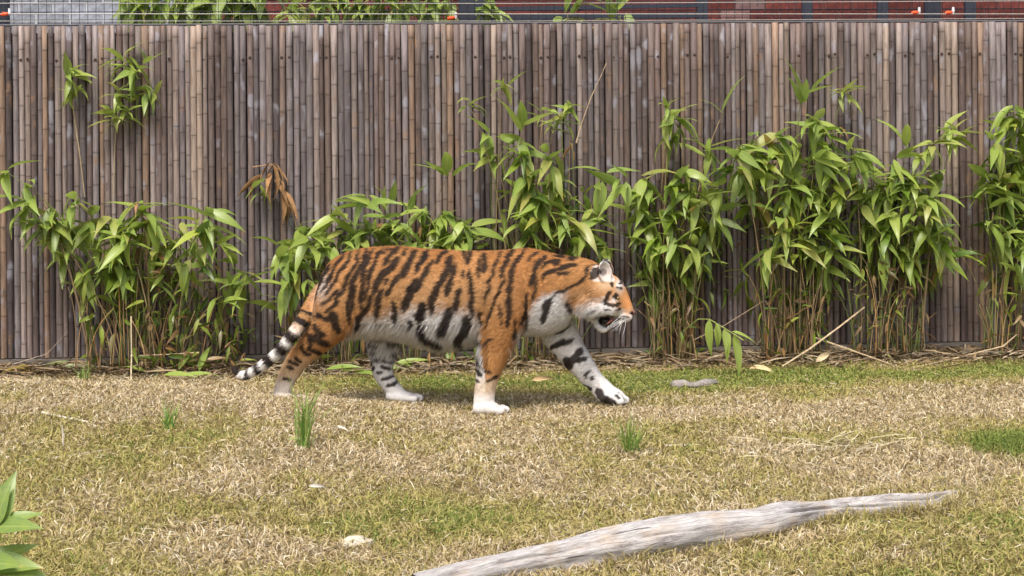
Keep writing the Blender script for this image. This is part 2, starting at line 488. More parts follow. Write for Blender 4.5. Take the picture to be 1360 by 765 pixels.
def put_leaf(parent, p, az, el, size, colr, roll=0, dead=False):
    o = bpy.data.objects.new('leaf', random.choice(LEAVES_D if dead else LEAVES)); link(o, parent)
    o.matrix_parent_inverse = Matrix.Translation(-parent.location)
    o.matrix_basis = Matrix.Translation(p) @ Matrix.Rotation(az, 4, 'Z') @ Matrix.Rotation(-el, 4, 'Y') @ Matrix.Rotation(roll, 4, 'X') @ Matrix.Diagonal((size, size*random.uniform(.85, 1.1), size, 1))
    o.color = (*colr, 1); return o
MASS = []
UPK = 1.32
def spray(parent, hub, n, style='d', size=.215, mass=False):
    """a tuft of leaves; d drooping fan, u upright, s small yellow, x dead, l leaning along az0"""
    n = int(n*1.45+.5) if style in 'ds' else n; size = size*UPK
    for i in range(n):
        if style == 'd':
            az = R(random.gauss(270, 66)); el = R(random.uniform(-78, 8) if i > 1 else random.uniform(5, 40)); c = random.choice(GREENS)
            if random.random() < .17: c = random.choice(YELL)
            s = size*random.uniform(.72, 1.15)
        elif style == 'u':
            az = R(random.uniform(180, 360)); el = R(random.uniform(25, 80)); c = random.choice(GREENS); s = size*random.uniform(.7, 1.1)
        elif style == 's':
            az = R(random.uniform(160, 380)); el = R(random.uniform(-60, 60)); c = random.choice(YELL+GREENS[4:]); s = size*.55*random.uniform(.6, 1.2)
        elif style == 'x':
            az = R(random.uniform(160, 380)); el = R(random.uniform(-88, -20)); c = random.choice(DEAD); s = size*random.uniform(.5, .9)
        q = random.uniform(.85, 1.15); c = tuple(min(.9, v*q) for v in c)
        off = Vector((random.gauss(0, .018), random.gauss(0, .018), random.uniform(-.09, .03) if style == 'd' else random.uniform(-.05, .03)))
        if mass: MASS.append((hub+off, az, el, s, c, random.gauss(0, .4)))
        else: put_leaf(parent, hub+off, az, el, s, c, random.gauss(0, .4), style == 'x')
def cane_to(parent, base, hub, r, colr, name='cane', lean=.5):
    mid = Vector((base.x*(1-lean*.35)+hub.x*lean*.35+random.uniform(-.05, .05), (base.y+hub.y)/2+random.uniform(-.03, .03), base.z+(hub.z-base.z)*random.uniform(.6, .8)))
    pts = bezier(base, mid, hub, 8)
    V, Fc = tube(pts, [r*(1-.55*i/7) for i in range(8)], 6)
    o = mesh_obj(name, V, Fc, M_CANE, parent, True); o.color = (*colr, 1); return o
CANEC = [(.22, .19, .08), (.16, .19, .06), (.28, .21, .11), (.13, .16, .05), (.20, .14, .08), (.25, .18, .10)]
def mass_leaves(parent, boxes, n, name='inner_foliage'):
    Vv = []; Tt = []; Cc = []
    for (p, az, el, s, c, rl) in MASS:
        me = random.choice(LEAVES); m = Matrix.Translation(p) @ Matrix.Rotation(az, 4, 'Z') @ Matrix.Rotation(-el, 4, 'Y') @ Matrix.Rotation(rl, 4, 'X') @ Matrix.Diagonal((s, s, s, 1))
        b = len(Vv); Vv += [m @ v.co for v in me.vertices]; Cc += [c]*len(me.vertices)
        Tt += [[b+i for i in f.vertices] for f in me.polygons]
    MASS.clear()
    for _ in range(n):
        (x0, x1, y0, y1, d0, d1, lo, hi, green) = random.choices(boxes, [b[-2]*0+1 for b in boxes])[0]
        px = random.uniform(x0, x1); py = random.uniform(y0, y1)
        p = at(px, py, 12.0); Y = fence_y(p.x)-random.uniform(d0, d1); p = at(px, py, Y)
        me = random.choice(LEAVES); s = random.uniform(lo, hi)
        m = Matrix.Translation(p) @ Matrix.Rotation(R(random.uniform(0, 360)), 4, 'Z') @ Matrix.Rotation(R(random.uniform(-30, 88)), 4, 'Y') @ Matrix.Rotation(random.gauss(0, .6), 4, 'X') @ Matrix.Diagonal((s, s*.8, s, 1))
        b = len(Vv)
        for v in me.vertices: Vv.append(m @ v.co)
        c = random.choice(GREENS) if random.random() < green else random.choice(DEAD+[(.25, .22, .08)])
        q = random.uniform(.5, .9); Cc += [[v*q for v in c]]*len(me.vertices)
        for f in me.polygons: Tt.append([b+i for i in f.vertices])
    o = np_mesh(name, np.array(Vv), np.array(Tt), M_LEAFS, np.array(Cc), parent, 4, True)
    o.matrix_parent_inverse = Matrix.Translation(-parent.location); o['kind'] = 'stuff'; return o

def plant(label, base_px, base_py, hubs, boxes, nmass, extra=12, depth=(.14, .42), bd=(.16, .34)):
    bx = sum(base_px)/2; p0 = at(bx, base_py, 11.8)
    root = empty('bamboo_plant', (p0.x, fence_y(p0.x)-.28, 0)); tag(root, label, 'bamboo', 'bamboo plants along the fence')
    for h in hubs:
        px, py, n = h[0], h[1], h[2]; st = h[3] if len(h) > 3 else 'd'; sz = h[4] if len(h) > 4 else .215
        p = at(px, py, 12.0); Y = fence_y(p.x)-random.uniform(*depth); hub = at(px, py, Y)
        b = at(min(max(px+random.gauss(0, 12), base_px[0]), base_px[1])*.6+.4*random.uniform(*base_px), base_py, 11.8); by = fence_y(b.x)-random.uniform(*bd)
        base = Vector((b.x, by, float(gz(b.x, by))-.02))
        cane_to(root, base, hub, random.uniform(.0035, .006), random.choice(CANEC))
        spray(root, hub, n, st, sz)
        if st == 'd' and n >= 7:      # a second tier under the tip
            hub2 = hub+Vector((random.uniform(-.05, .05), random.uniform(-.03, .06), -random.uniform(.07, .13)))
            spray(root, hub2, max(3, int(n*.6)), 'd', sz*.92, True)
    for _ in range(extra):
        b = at(random.uniform(*base_px), base_py, 11.8); by = fence_y(b.x)-random.uniform(*bd)
        base = Vector((b.x, by, float(gz(b.x, by))-.02))
        top = base+Vector((random.gauss(0, .12), random.uniform(-.10, .08), random.uniform(.3, .85)))
        top.y = min(top.y, fence_y(top.x)-.06)
        cane_to(root, base, top, random.uniform(.003, .006), random.choice(CANEC+DEAD), 'cane', 0.3)
    if nmass: mass_leaves(root, boxes, nmass)
    return root

plant('leafy bamboo clump behind the tiger\'s tail tip, dense dark stems at its foot', (105, 320), 490,
      [(8, 228, 4), (38, 262, 5), (72, 278, 9), (98, 262, 6), (60, 300, 5), (150, 292, 9), (186, 272, 8), (108, 352, 6, 'd', .18), (152, 335, 7), (205, 315, 6), (128, 320, 5),
       (274, 285, 7), (262, 322, 6), (312, 352, 4), (322, 365, 3, 'd', .25), (232, 330, 5, 'd', .17), (180, 268, 3, 'x', .14), (240, 300, 4, 'd', .15), (290, 395, 4, 'd', .18), (110, 390, 4, 'd', .16), (35, 236, 3), (50, 290, 5), (88, 300, 6), (120, 290, 5), (165, 310, 6), (195, 292, 5), (85, 330, 5), (175, 350, 5, 'd', .19), (140, 365, 5, 'd', .17), (250, 350, 4, 'd', .16), (215, 370, 5, 'd', .15), (285, 310, 4, 'd', .18), (330, 375, 2)],
      [(110, 330, 350, 480, .06, .45, .08, .19, .72), (140, 260, 320, 420, .05, .3, .1, .2, .9), (180, 330, 410, 490, .1, .5, .07, .16, .45)], 520, 34)
plant('bamboo clump rising behind the tiger\'s rump and hindquarters', (375, 600), 485,
      [(398, 300, 8), (392, 335, 7), (372, 330, 4), (440, 272, 4), (428, 312, 6), (490, 262, 4), (528, 288, 5), (500, 305, 6), (560, 278, 6), (592, 236, 5, 'u'), (585, 282, 8),
       (610, 292, 5), (545, 306, 5), (468, 308, 6), (620, 306, 4), (455, 300, 5), (575, 305, 6), (515, 270, 3, 'u', .2), (540, 275, 3, 'u', .17), (580, 300, 2, 'x', .15), (410, 320, 5), (380, 360, 5), (410, 375, 4, 'd', .18), (480, 290, 4), (510, 320, 5), (555, 318, 5), (600, 318, 5), (445, 320, 5), (370, 400, 3, 'd', .17)],
      [(375, 480, 340, 480, .08, .45, .08, .18, .7), (430, 640, 290, 340, .05, .3, .1, .2, .9), (480, 640, 430, 490, .05, .3, .07, .16, .4)], 330, 34)
plant('bamboo clump rising behind the tiger\'s shoulders with a bare dry twig', (640, 770), 482,
      [(690, 188, 7), (655, 200, 5), (703, 232, 9), (735, 232, 7), (716, 268, 8), (698, 168, 3, 'u', .25), (668, 112, 6, 's'), (622, 135, 5, 's'), (722, 150, 5, 's'), (758, 140, 7, 's', .24), (735, 165, 6, 's'), (745, 160, 4, 's'),
       (772, 300, 9), (748, 285, 6), (828, 234, 4), (800, 230, 3), (664, 285, 4, 'd', .17), (790, 282, 6), (730, 205, 4), (650, 170, 3), (760, 190, 3, 'x', .12), (700, 300, 7), (800, 320, 6)],
      [(670, 800, 240, 330, .05, .3, .1, .2, .9), (640, 760, 440, 490, .05, .3, .07, .16, .35)], 200, 30)
plant('bamboo clump just in front of the tiger\'s muzzle with a low bright leaf fan', (862, 925), 485,
      [(892, 150, 6), (898, 175, 5), (888, 142, 5, 's'), (852, 236, 7), (902, 226, 7), (880, 280, 8), (918, 255, 7), (858, 290, 6), (932, 298, 7), (872, 360, 9, 'd', .2), (908, 338, 7), (950, 275, 6), (842, 268, 5), (960, 150, 2, 'u', .26), (940, 185, 4), (865, 320, 6), (895, 310, 6), (955, 240, 5), (925, 330, 5)],
      [(840, 960, 240, 400, .04, .25, .1, .2, .92), (860, 930, 380, 480, .08, .4, .06, .14, .35)], 330, 36)
plant('tallest bamboo clump with dense drooping leaves and pale straight stems', (1015, 1100), 480,
      [(978, 196, 8), (1002, 186, 7), (1032, 182, 8), (1064, 130, 3, 'u', .26), (1072, 120, 2, 'u', .22), (1078, 156, 7), (1052, 192, 7), (1092, 176, 7), (1002, 240, 7), (1046, 248, 8), (1078, 240, 8), (1106, 222, 7), (1070, 302, 9, 'd', .23), (1102, 282, 7), (1038, 292, 7),
       (1120, 122, 8, 's', .25), (1112, 170, 4, 'x', .15), (1022, 330, 6), (985, 225, 6), (1018, 215, 6), (1085, 205, 6), (1105, 330, 6), (1090, 340, 5)],
      [(980, 1120, 220, 400, .04, .25, .1, .2, .92), (1010, 1100, 380, 475, .08, .4, .06, .14, .4)], 380, 36)
plant('bamboo clump with a yellowish spray arching toward its right', (1140, 1235), 478,
      [(1132, 204, 8), (1160, 240, 8), (1190, 215, 7), (1212, 235, 8), (1222, 208, 6, 's', .26), (1240, 190, 8, 's', .28), (1258, 176, 8, 's', .28), (1270, 180, 6, 's', .28), (1242, 228, 4, 'd', .24), (1182, 282, 8), (1238, 302, 9), (1200, 322, 9), (1252, 312, 7), (1152, 292, 7), (1168, 320, 6), (1215, 275, 7), (1205, 192, 2, 'u', .24), (1145, 255, 6), (1230, 265, 6), (1180, 250, 6)],
      [(1130, 1250, 230, 370, .04, .25, .1, .2, .92), (1130, 1230, 350, 470, .08, .4, .06, .14, .3)], 340, 32)
plant('bamboo clump with big pointed leaves beside a gap of bare fence poles', (1315, 1400), 472,
      [(1345, 142, 9), (1322, 192, 6), (1332, 242, 8), (1352, 212, 9), (1306, 250, 5), (1318, 282, 6), (1342, 302, 8), (1366, 272, 7), (1358, 180, 7), (1380, 200, 8), (1325, 310, 6), (1390, 250, 7), (1310, 225, 4), (1370, 320, 6), (1350, 345, 5), (1395, 160, 7)],
      [(1300, 1400, 200, 370, .04, .25, .1, .2, .92), (1310, 1390, 360, 470, .08, .4, .06, .14, .4)], 300, 30)

# shoots that poke out of the fence face
def shoot(label, stem, tufts, colr=(.34, .27, .16)):
    pts = [at(px, py, fence_y(at(px, py, 12).x)-.05) for px, py in stem]
    root = empty('bamboo_shoot', pts[0]); tag(root, label, 'bamboo')
    V, Fc = tube(pts, [.004]*len(pts), 6); o = mesh_obj('stem', V, Fc, M_CANE, root); o.color = (*colr, 1)
    for (px, py, n, st, s) in tufts:
        spray(root, at(px, py, fence_y(at(px, py, 12).x)-.08), n, st, s)
shoot('short green leafy shoot high on the fence, the smaller of two', [(112, 262), (105, 200), (98, 150), (94, 100), (88, 72)], [(90, 95, 3, 'u', .15), (95, 100, 6, 'd', .14), (98, 120, 5, 'd', .13), (100, 130, 4, 's', .2), (95, 85, 3, 's', .22)])
shoot('wider yellow green leafy shoot hanging high on the fence', [(150, 262), (152, 200), (155, 160), (165, 110), (168, 75)],
      [(165, 78, 6, 's', .26), (180, 85, 7, 'd', .16), (195, 80, 3, 'u', .15), (155, 125, 9, 's', .24), (150, 150, 9, 's', .24), (190, 110, 6, 'd', .16), (165, 140, 6, 's', .2), (200, 125, 4, 's', .22)])
shoot('withered orange brown bamboo shoot on the fence above the clump', [(395, 310), (385, 275), (372, 240), (360, 218), (335, 222)], [(360, 220, 6, 'x', .26), (372, 240, 5, 'x', .25), (345, 250, 4, 'd', .14), (350, 225, 4, 'x', .22), (378, 255, 4, 'x', .24)], (.40, .25, .13))
def twig(label, pts, r, colr, name='dry_twig', cat='twig', Y=None, group=None, ground=False):
    P = []
    for q in pts:
        if ground: p = ground_at(q[0], q[1]); p.z += (q[2] if len(q) > 2 else .012)
        else: p = at(q[0], q[1], fence_y(at(q[0], q[1], 12).x)-(q[2] if len(q) > 2 else .1))
        P.append(p)
    k = len(P); V, Fc = tube(P, [r*(1-.45*i/(k-1)) for i in range(k)], 6)
    V = [v+Vector((random.uniform(-r, r), random.uniform(-r, r), random.uniform(-r, r)))*.25 for v in V]
    o = mesh_obj(name, V, Fc, M_DRY); o.color = (*colr, 1); return tag(o, label, cat, group)
twig('bare pale twig standing out against the fence above the tiger\'s shoulder', [(765, 190, .14), (772, 165), (785, 130), (800, 98), (806, 84)], .005, (.45, .34, .22))
# hanging fresh sprig
rt = empty('bamboo_sprig', at(938, 440, 11.3)); tag(rt, 'fresh bright green bamboo sprig hanging low near the fence foot', 'bamboo')
pts = [at(905, 440, 11.55), at(925, 424, 11.4), at(940, 424, 11.3), at(960, 436, 11.25), at(985, 452, 11.2)]
V, Fc = tube(pts, .004, 6); o = mesh_obj('stem', V, Fc, M_CANE, rt); o.color = (.25, .3, .08, 1)
for (px, py, az, el, s) in ((940, 424, 250, -80, .22), (950, 430, 270, -75, .15), (960, 436, 280, -70, .15), (965, 440, 250, -72, .19), (972, 444, 290, -62, .27), (970, 440, 345, -15, .16), (948, 428, 310, -60, .14), (980, 450, 0, -10, .1)):
    put_leaf(rt, at(px, py, 11.25), R(az), R(el), s*1.2, random.choice(GREENS[4:]+YELL[2:3]), random.gauss(0, .3))

# plants behind the fence
def back_plant(label, hubs, off=.75):
    p0 = at(hubs[0][0], 20, 12.8); root = empty('bamboo_plant', (p0.x, fence_y(p0.x)+off, 0)); tag(root, label, 'bamboo')
    for (px, py, n, st, s) in hubs:
        p = at(px, py, 12.8); y = fence_y(p.x)+off+random.uniform(-.12, .12); hub = at(px, py, y)
        base = Vector((hub.x+random.uniform(-.1, .1), y, -.01)); cane_to(root, base, hub, .008, random.choice(CANEC)); spray(root, hub, n, st, s)
back_plant('dark green bamboo behind the mesh before the pale brick wall', [(x, y, 9, 'd', .26) for x, y in ((215, -2), (240, -15), (262, -10), (285, -5), (305, -18), (325, -4), (345, -12), (270, 8), (235, 10), (320, 8), (185, 4), (172, -8))])
back_plant('yellow green bamboo behind the mesh beside the navy post', [(x, y, 9, 'd', .2) for x, y in ((430, 0), (455, -6), (480, 4), (505, -6), (525, 2), (550, -8), (575, 0), (598, -4), (445, 10), (490, 12), (535, 10), (580, 10), (390, 16), (645, 2), (655, 12))]+[(385, 10, 6, 's', .35), (410, 8, 5, 's', .35)])
back_plant('pair of small green bamboo tips peeking over the fence before the steel beams', [(755, 18, 4, 'u', .2), (765, 24, 4, 's', .3), (815, 22, 4, 'u', .22), (825, 20, 5, 's', .32), (748, 26, 3, 's', .3)], .3)

# ------------------------------------------------------------------ litter under the bamboo
def ribbons(n, fx, lo, hi, w, cols, tilt, seg=2, zoff=0.01, bend=1.3):
    """n flat blades: fx gives (x, y) arrays"""
    X, Y = fx(n); n = len(X); Z = gz(X, Y)+zoff*RNG.random(n)
    L = RNG.uniform(lo, hi, n); W = RNG.uniform(w*.6, w*1.3, n)
    az = RNG.uniform(0, 2*np.pi, n); el = RNG.uniform(tilt[0], tilt[1], n)
    d = np.stack([np.cos(az)*np.cos(el), np.sin(az)*np.cos(el), np.sin(el)], 1)
    az2 = az+RNG.normal(0, .5, n); el2 = el-RNG.uniform(.1, 1.0, n)*np.maximum(el, .15)*bend
    d2 = np.stack([np.cos(az2)*np.cos(el2), np.sin(az2)*np.cos(el2), np.sin(el2)], 1)
    s = np.stack([-np.sin(az), np.cos(az), RNG.normal(0, .5, n)], 1); s /= np.linalg.norm(s, axis=1)[:, None]
    p0 = np.stack([X, Y, Z], 1); p1 = p0+d*(L*.5)[:, None]; p2 = p1+d2*(L*.5)[:, None]
    w_ = W[:, None]*.5
    V = np.stack([p0-s*w_*.7, p0+s*w_*.7, p1+s*w_, p1-s*w_, p2], 1).reshape(-1, 3)
    b = np.arange(n)[:, None]*5
    T = np.concatenate([b+np.array([[0, 1, 2]]), b+np.array([[0, 2, 3]]), b+np.array([[3, 2, 4]])], 1).reshape(-1, 3)
    return V, T, cols(X, Y, n)
def lit_xy(n):
    x = RNG.uniform(-4.2, 4.3, n); d = np.abs(RNG.normal(0, .26, n))+.05
    d = np.where(x < -2.2, d*.7, d)
    return x, fence_y(x)-d
def lit_col(X, Y, n):
    pal = np.array([(.34, .24, .13), (.42, .32, .19), (.27, .19, .11), (.50, .41, .27), (.19, .13, .08), (.33, .28, .20)])
    return np.repeat(pal[RNG.integers(0, len(pal), n)]*RNG.uniform(.7, 1.15, (n, 1))*.72, 5, 0)
V, T, C = ribbons(7000, lit_xy, .06, .24, .014, lit_col, (-.05, .35), zoff=.05)
tag(np_mesh('leaf_litter', V, T, M_LITTER, C), 'brown dry leaf litter along the foot of the fence', 'leaf litter', kind='stuff')

# ------------------------------------------------------------------ grass
def gauss_px(X, Y, px, py, sx, sy):
    p = ground_at(px, py); return np.exp(-.5*(((X-p.x)/sx)**2+((Y-p.y)/sy)**2))
def greenness(X, Y):
    n1 = vnoise(X, Y, .9); n2 = vnoise(X+31, Y+5, .28); n3 = vnoise(X+3, Y+50, .11)
    g_ = .55*(n1-.5)+.48*(n2-.5)+.28*(n3-.5)+.33
    fy = fence_y(X)
    strip = np.exp(-.5*((Y-(fy-1.02))/.30)**2)*ss(-2.1, -1.3, X)
    g_ = g_+strip*.85
    g_ = g_+.42*ss(7.6, 6.2, Y)*(.2+.8*n1)            # olive foreground
    path = np.exp(-.5*((Y-(9.75+.06*X))/.17)**2)*ss(.2, 1.0, X)
    g_ = g_-path*.6
    g_ = g_-.28*ss(-.2, -1.4, X)*ss(8.7, 9.4, Y)
    for (px, py, sx, sy, a) in ((1350, 590, .16, .25, 1.1), (1290, 480, .5, .15, .4), (690, 520, .5, .18, .2), (840, 580, .35, .4, .15), (250, 600, .5, .35, .18), (60, 625, .3, .25, .3), (600, 690, .5, .4, .25), (280, 735, .35, .3, -.6), (420, 735, .3, .12, -.3)):
        g_ = g_+a*gauss_px(X, Y, px, py, sx, sy)
    return g_
STRAW = np.array([(.47, .375, .205), (.55, .465, .30), (.36, .275, .135), (.67, .60, .45), (.27, .20, .10), (.50, .40, .235)])
GRN = np.array([(.17, .22, .045), (.23, .27, .06), (.28, .29, .08), (.13, .19, .045), (.34, .33, .11)])
OLV = np.array([(.39, .34, .12), (.33, .30, .09), (.45, .38, .17), (.28, .23, .09)])
def grass_col(X, Y, n):
    g_ = greenness(X, Y)+RNG.normal(0, .16, n)
    c = STRAW[RNG.integers(0, len(STRAW), n)]
    o_ = OLV[RNG.integers(0, len(OLV), n)]; k = GRN[RNG.integers(0, len(GRN), n)]
    c = np.where((g_ > .37)[:, None], o_, c); c = np.where((g_ > .80)[:, None], k, c)
    c = c*RNG.uniform(.75, 1.2, (n, 1))
    # pale tips, darker bases
    cc = np.repeat(c, 5, 0).reshape(n, 5, 3); cc[:, 4] = np.minimum(.8, cc[:, 4]*1.2)
    return cc.reshape(-1, 3)
def zone(y0, y1, dens):
    hw = lambda y: 680/F*y+.35
    A = (hw(y0)+hw(y1))*(y1-y0); n = int(A*dens)
    def f(_):
        y = RNG.uniform(y0, y1, n*2); x = RNG.uniform(-1, 1, n*2)*hw(y1)
        m = np.abs(x) < hw(y); x, y = x[m][:n], y[m][:n]
        lim = fence_y(x)-.10; k = y < lim
        k &= RNG.random(len(x)) < np.where(y > fence_y(x)-.75, .45*ss(0.15, .75, fence_y(x)-y)+.03, 1)
        return x[k], y[k]
    return f
parts = []
for (y0, y1, dens, lo, hi, w) in ((5.2, 6.8, 11000, .03, .075, .0050), (6.8, 8.4, 10500, .028, .07, .0052), (8.4, 10, 9500, .025, .06, .0055), (10, 12.4, 8500, .022, .052, .0058)):
    parts.append(ribbons(0, zone(y0, y1, dens), lo, hi, w, grass_col, (.1, 1.15), zoff=.006))
# pale clippings lying flat
def scat(n):
    y = np.sqrt(RNG.uniform(5.3**2, 11.3**2, n)); x = RNG.uniform(-1, 1, n)*(680/F*y+.3); return x, y
def pale(X, Y, n): return np.repeat(np.array([(.70, .62, .45)])*RNG.uniform(.7, 1.1, (n, 1)), 5, 0)
parts.append(ribbons(4500, scat, .03, .075, .005, pale, (.0, .25), zoff=.025))
# long unmown blades round the log
LOGC = [(540, 782), (616, 765), (697, 752), (771, 752), (860, 742), (908, 735), (989, 720), (1044, 703), (1114, 690), (1191, 684), (1228, 679), (1290, 660)]
lg = [ground_at(*p) for p in LOGC]
def loggrass(n):
    X = []; Y = []
    for _ in range(n):
        i = random.randrange(len(lg)-1); t = random.random(); p = lg[i].lerp(lg[i+1], t)
        if i in (4, 5, 6) and random.random() < .72: continue
        X.append(p.x+random.gauss(0, .03)); Y.append(p.y-.05-abs(random.gauss(.0, .05))+(.40 if random.random() < .22 else 0))
    X = np.array(X); Y = np.array(Y); k = vnoise(X+9, Y, .22) > .30; return X[k], Y[k]
def logcol(X, Y, n):
    o_ = np.concatenate([OLV, STRAW[:3]])[RNG.integers(0, 7, n)]*RNG.uniform(.7, 1.15, (n, 1)); return np.repeat(o_, 5, 0)
parts.append(ribbons(5200, loggrass, .05, .11, .0042, logcol, (.4, 1.4), zoff=.004))
def patchgrass(n):
    p = ground_at(1352, 598); return p.x+RNG.normal(0, .13, n), p.y+RNG.normal(0, .17, n)
parts.append(ribbons(2600, patchgrass, .04, .09, .004, lambda X, Y, n: np.repeat(GRN[[0, 3, 1]][RNG.integers(0, 3, n)]*RNG.uniform(.7, 1.2, (n, 1)), 5, 0), (.5, 1.4)))
off = 0; Vs = []; Ts = []; Cs = []
for V, T, C in parts:
    Vs.append(V); Ts.append(T+off); Cs.append(C); off += len(V)
tag(np_mesh('grass', np.concatenate(Vs), np.concatenate(Ts), M_GRASS, np.concatenate(Cs)), 'short dry lawn grass, straw yellow with green patches', 'grass', kind='stuff')

def tuft(label, px, py, h, n, w, spread):
    p = ground_at(px, py)
    V, T, C = ribbons(n, lambda k: (p.x+RNG.normal(0, w, k), p.y+RNG.normal(0, w, k)), h*.45, h*1.1, .0068, lambda X, Y, k: np.repeat(np.array([(.15, .29, .06), (.22, .36, .08), (.30, .38, .10)])[RNG.integers(0, 3, k)], 5, 0), (1.45-spread, 1.5), zoff=.002, bend=.5)
    o = np_mesh('grass_tuft', V-np.array(p), T, M_GRASS, C); o.location = p
    tag(o, label, 'grass tuft')
tuft('tall thin green grass tuft before the tiger\'s hind paw', 400, 596, .38, 46, .020, .26)
tuft('small green grass tuft alone on the dry mound', 219, 572, .20, 34, .018, .5)
tuft('bright green grass tuft below the tiger\'s raised front paw', 833, 602, .24, 56, .022, .55)
tuft('sparse straw and green tuft growing by the kick board', 108, 505, .16, 26, .02, .4)

# ------------------------------------------------------------------ log, stone, stub
def mat_log():
    t = MT('bleached_wood', .8, .15); uv = t.n.new('ShaderNodeUVMap').outputs[0]
    a = t.noise(t.mapping(uv, (9.0, 13, 1)), 1.0, 8, .75)
    b = t.noise(t.mapping(uv, (5.0, 4, 1)), 1.3, 5, .6)
    wv = t.node('ShaderNodeTexWave', Scale=2.2, Distortion=9.0, Detail=3.0); wv.bands_direction = 'Y'
    t.l.new(t.mapping(uv, (2.4, 5, 1)), wv.inputs['Vector'])
    c = t.ramp(a, [(.32, (.13, .12, .11)), (.44, (.36, .34, .325)), (.58, (.50, .49, .475)), (.75, (.62, .61, .595))])
    c = t.mix(t.ramp(b, [(.5, (0, 0, 0)), (.68, (.8, .8, .8))]), c, (.47, .38, .285))
    c = t.mix(t.ramp(wv.outputs[1], [(.0, (.8, .8, .8)), (.06, (0, 0, 0))]), c, (.17, .145, .13))
    ck = t.noise(t.mapping(uv, (2.6, 34, 1)), 1.0, 3, .5)
    c = t.mix(t.ramp(ck, [(.30, (.9, .9, .9)), (.345, (0, 0, 0))]), c, (.06, .05, .045))
    t.col(c); t.bump(a, .8, .012); return t.m
LT = [(545, 765, 26), (616, 746, 30), (697, 727, 34), (749, 715, 40), (800, 702, 46), (860, 689, 51), (933, 679, 48), (1007, 672, 42), (1044, 667, 35), (1080, 665, 27), (1117, 662, 24), (1150, 659, 26), (1191, 655, 26), (1228, 655, 21), (1252, 652, 13), (1271, 650, 6)]
V = []; UVs = []; NL = 96
fine = []
for i in range(len(LT)-1):
    for j in range(6): t_ = j/6; fine.append(tuple(a*(1-t_)+b*t_ for a, b in zip(LT[i], LT[i+1])))
fine.append(LT[-1])
cen = []
for (px, py, w) in fine:
    w = w*1.02+(7 if px < 1240 else 3); d = unroll(px, py+w)[1]; Y = HC*F/d
    for _ in range(20):
        p = at(px, py+w, Y); Y = (HC-float(gz(p.x, p.y))+.012)*F/d
    r = w/F*Y*.5; p = at(px, py+w*.5, Y+r*.6); cen.append((p, r))
for i, (p, r) in enumerate(cen):
    t_ = (cen[min(i+1, len(cen)-1)][0]-cen[max(i-1, 0)][0]).normalized()
    u = Vector((0, 0, 1)); u = (u-t_*u.dot(t_)).normalized(); w_ = t_.cross(u)
    for j in range(NL+1):
        a = 2*math.pi*j/NL; jj = j % NL
        nz = noise.noise(Vector((i*.13, math.cos(a)*1.6, math.sin(a)*1.6)))*.20+noise.noise(Vector((i*.4, math.cos(a)*3, math.sin(a)*3)))*.06+noise.noise(Vector((i*.05, math.cos(a)*7, math.sin(a)*7)))*.03
        # long drying crack near the tip, on the upper face
        ck = 0
        for (i0, i1, a0, dp, wd) in ((44, 58, .85, .45, .10), (46, 52, .55, .3, .06), (66, 86, .50, .85, .22), (24, 36, 1.0, .14, .05), (8, 18, .9, .14, .05), (58, 70, 1.1, .25, .08)):
            if i0 < i < i1: ck += dp*math.sin((i-i0)/(i1-i0)*math.pi)*math.exp(-((a-a0-.01*(i-i0))/wd)**2)
        rr = r*(1+nz-ck); V.append(p+(u*math.cos(a)+w_*math.sin(a))*rr); UVs.append((i*.035, j/NL))
Fc = []
for i in range(len(cen)-1):
    for j in range(NL):
        a = i*(NL+1)+j; Fc.append((a, a+1, a+NL+2, a+NL+1))
o = mesh_obj('log', V, Fc, mat_log(), smooth=True)
uvl = o.data.uv_layers.new(name='UVMap')
for lp in o.data.loops: uvl.data[lp.index].uv = UVs[lp.vertex_index]
tag(o, 'long bleached grey fallen log lying in the grass', 'log')

def lump(name, label, cat, px, py, size, mat, seed, flat=.4):
    p = ground_at(px, py); bm = bmesh.new(); bmesh.ops.create_icosphere(bm, subdivisions=3, radius=1)
    for v in bm.verts:
        n = noise.noise(v.co*1.4+Vector((seed, 0, 0)))*.35+noise.noise(v.co*4+Vector((seed, 3, 0)))*.10
        v.co *= 1+n
        v.co = Vector((v.co.x*size[0], v.co.y*size[1], max(-.6, v.co.z)*size[2]))
    me = bpy.data.meshes.new(name); bm.to_mesh(me); bm.free(); me.materials.append(mat)
    o = bpy.data.objects.new(name, me); link(o); o.location = p+Vector((0, 0, size[2]*.35)); return tag(o, label, cat)
lump('stone', 'flat cream white stone lying in the dry grass', 'stone', 468, 725, (.066, .06, .026), plain('pale_stone', (.52, .475, .38), .85, .2, 40, .1, .4), 4)
P = [ground_at(893, 517), ground_at(905, 514), ground_at(920, 517), ground_at(935, 514), ground_at(949, 512)]
V, Fc = tube([p+Vector((0, 0, .022)) for p in P], [.034, .026, .019, .025, .014], 10)
V = [v+Vector((random.uniform(-.008, .008), random.uniform(-.008, .008), random.uniform(-.007, .007))) for v in V]
tag(mesh_obj('branch_stub', V, Fc, plain('grey_driftwood', (.27, .245, .225), .85, .6, 40, .1, .8), smooth=True), 'short crooked grey branch stub on the green strip by the fence', 'branch')

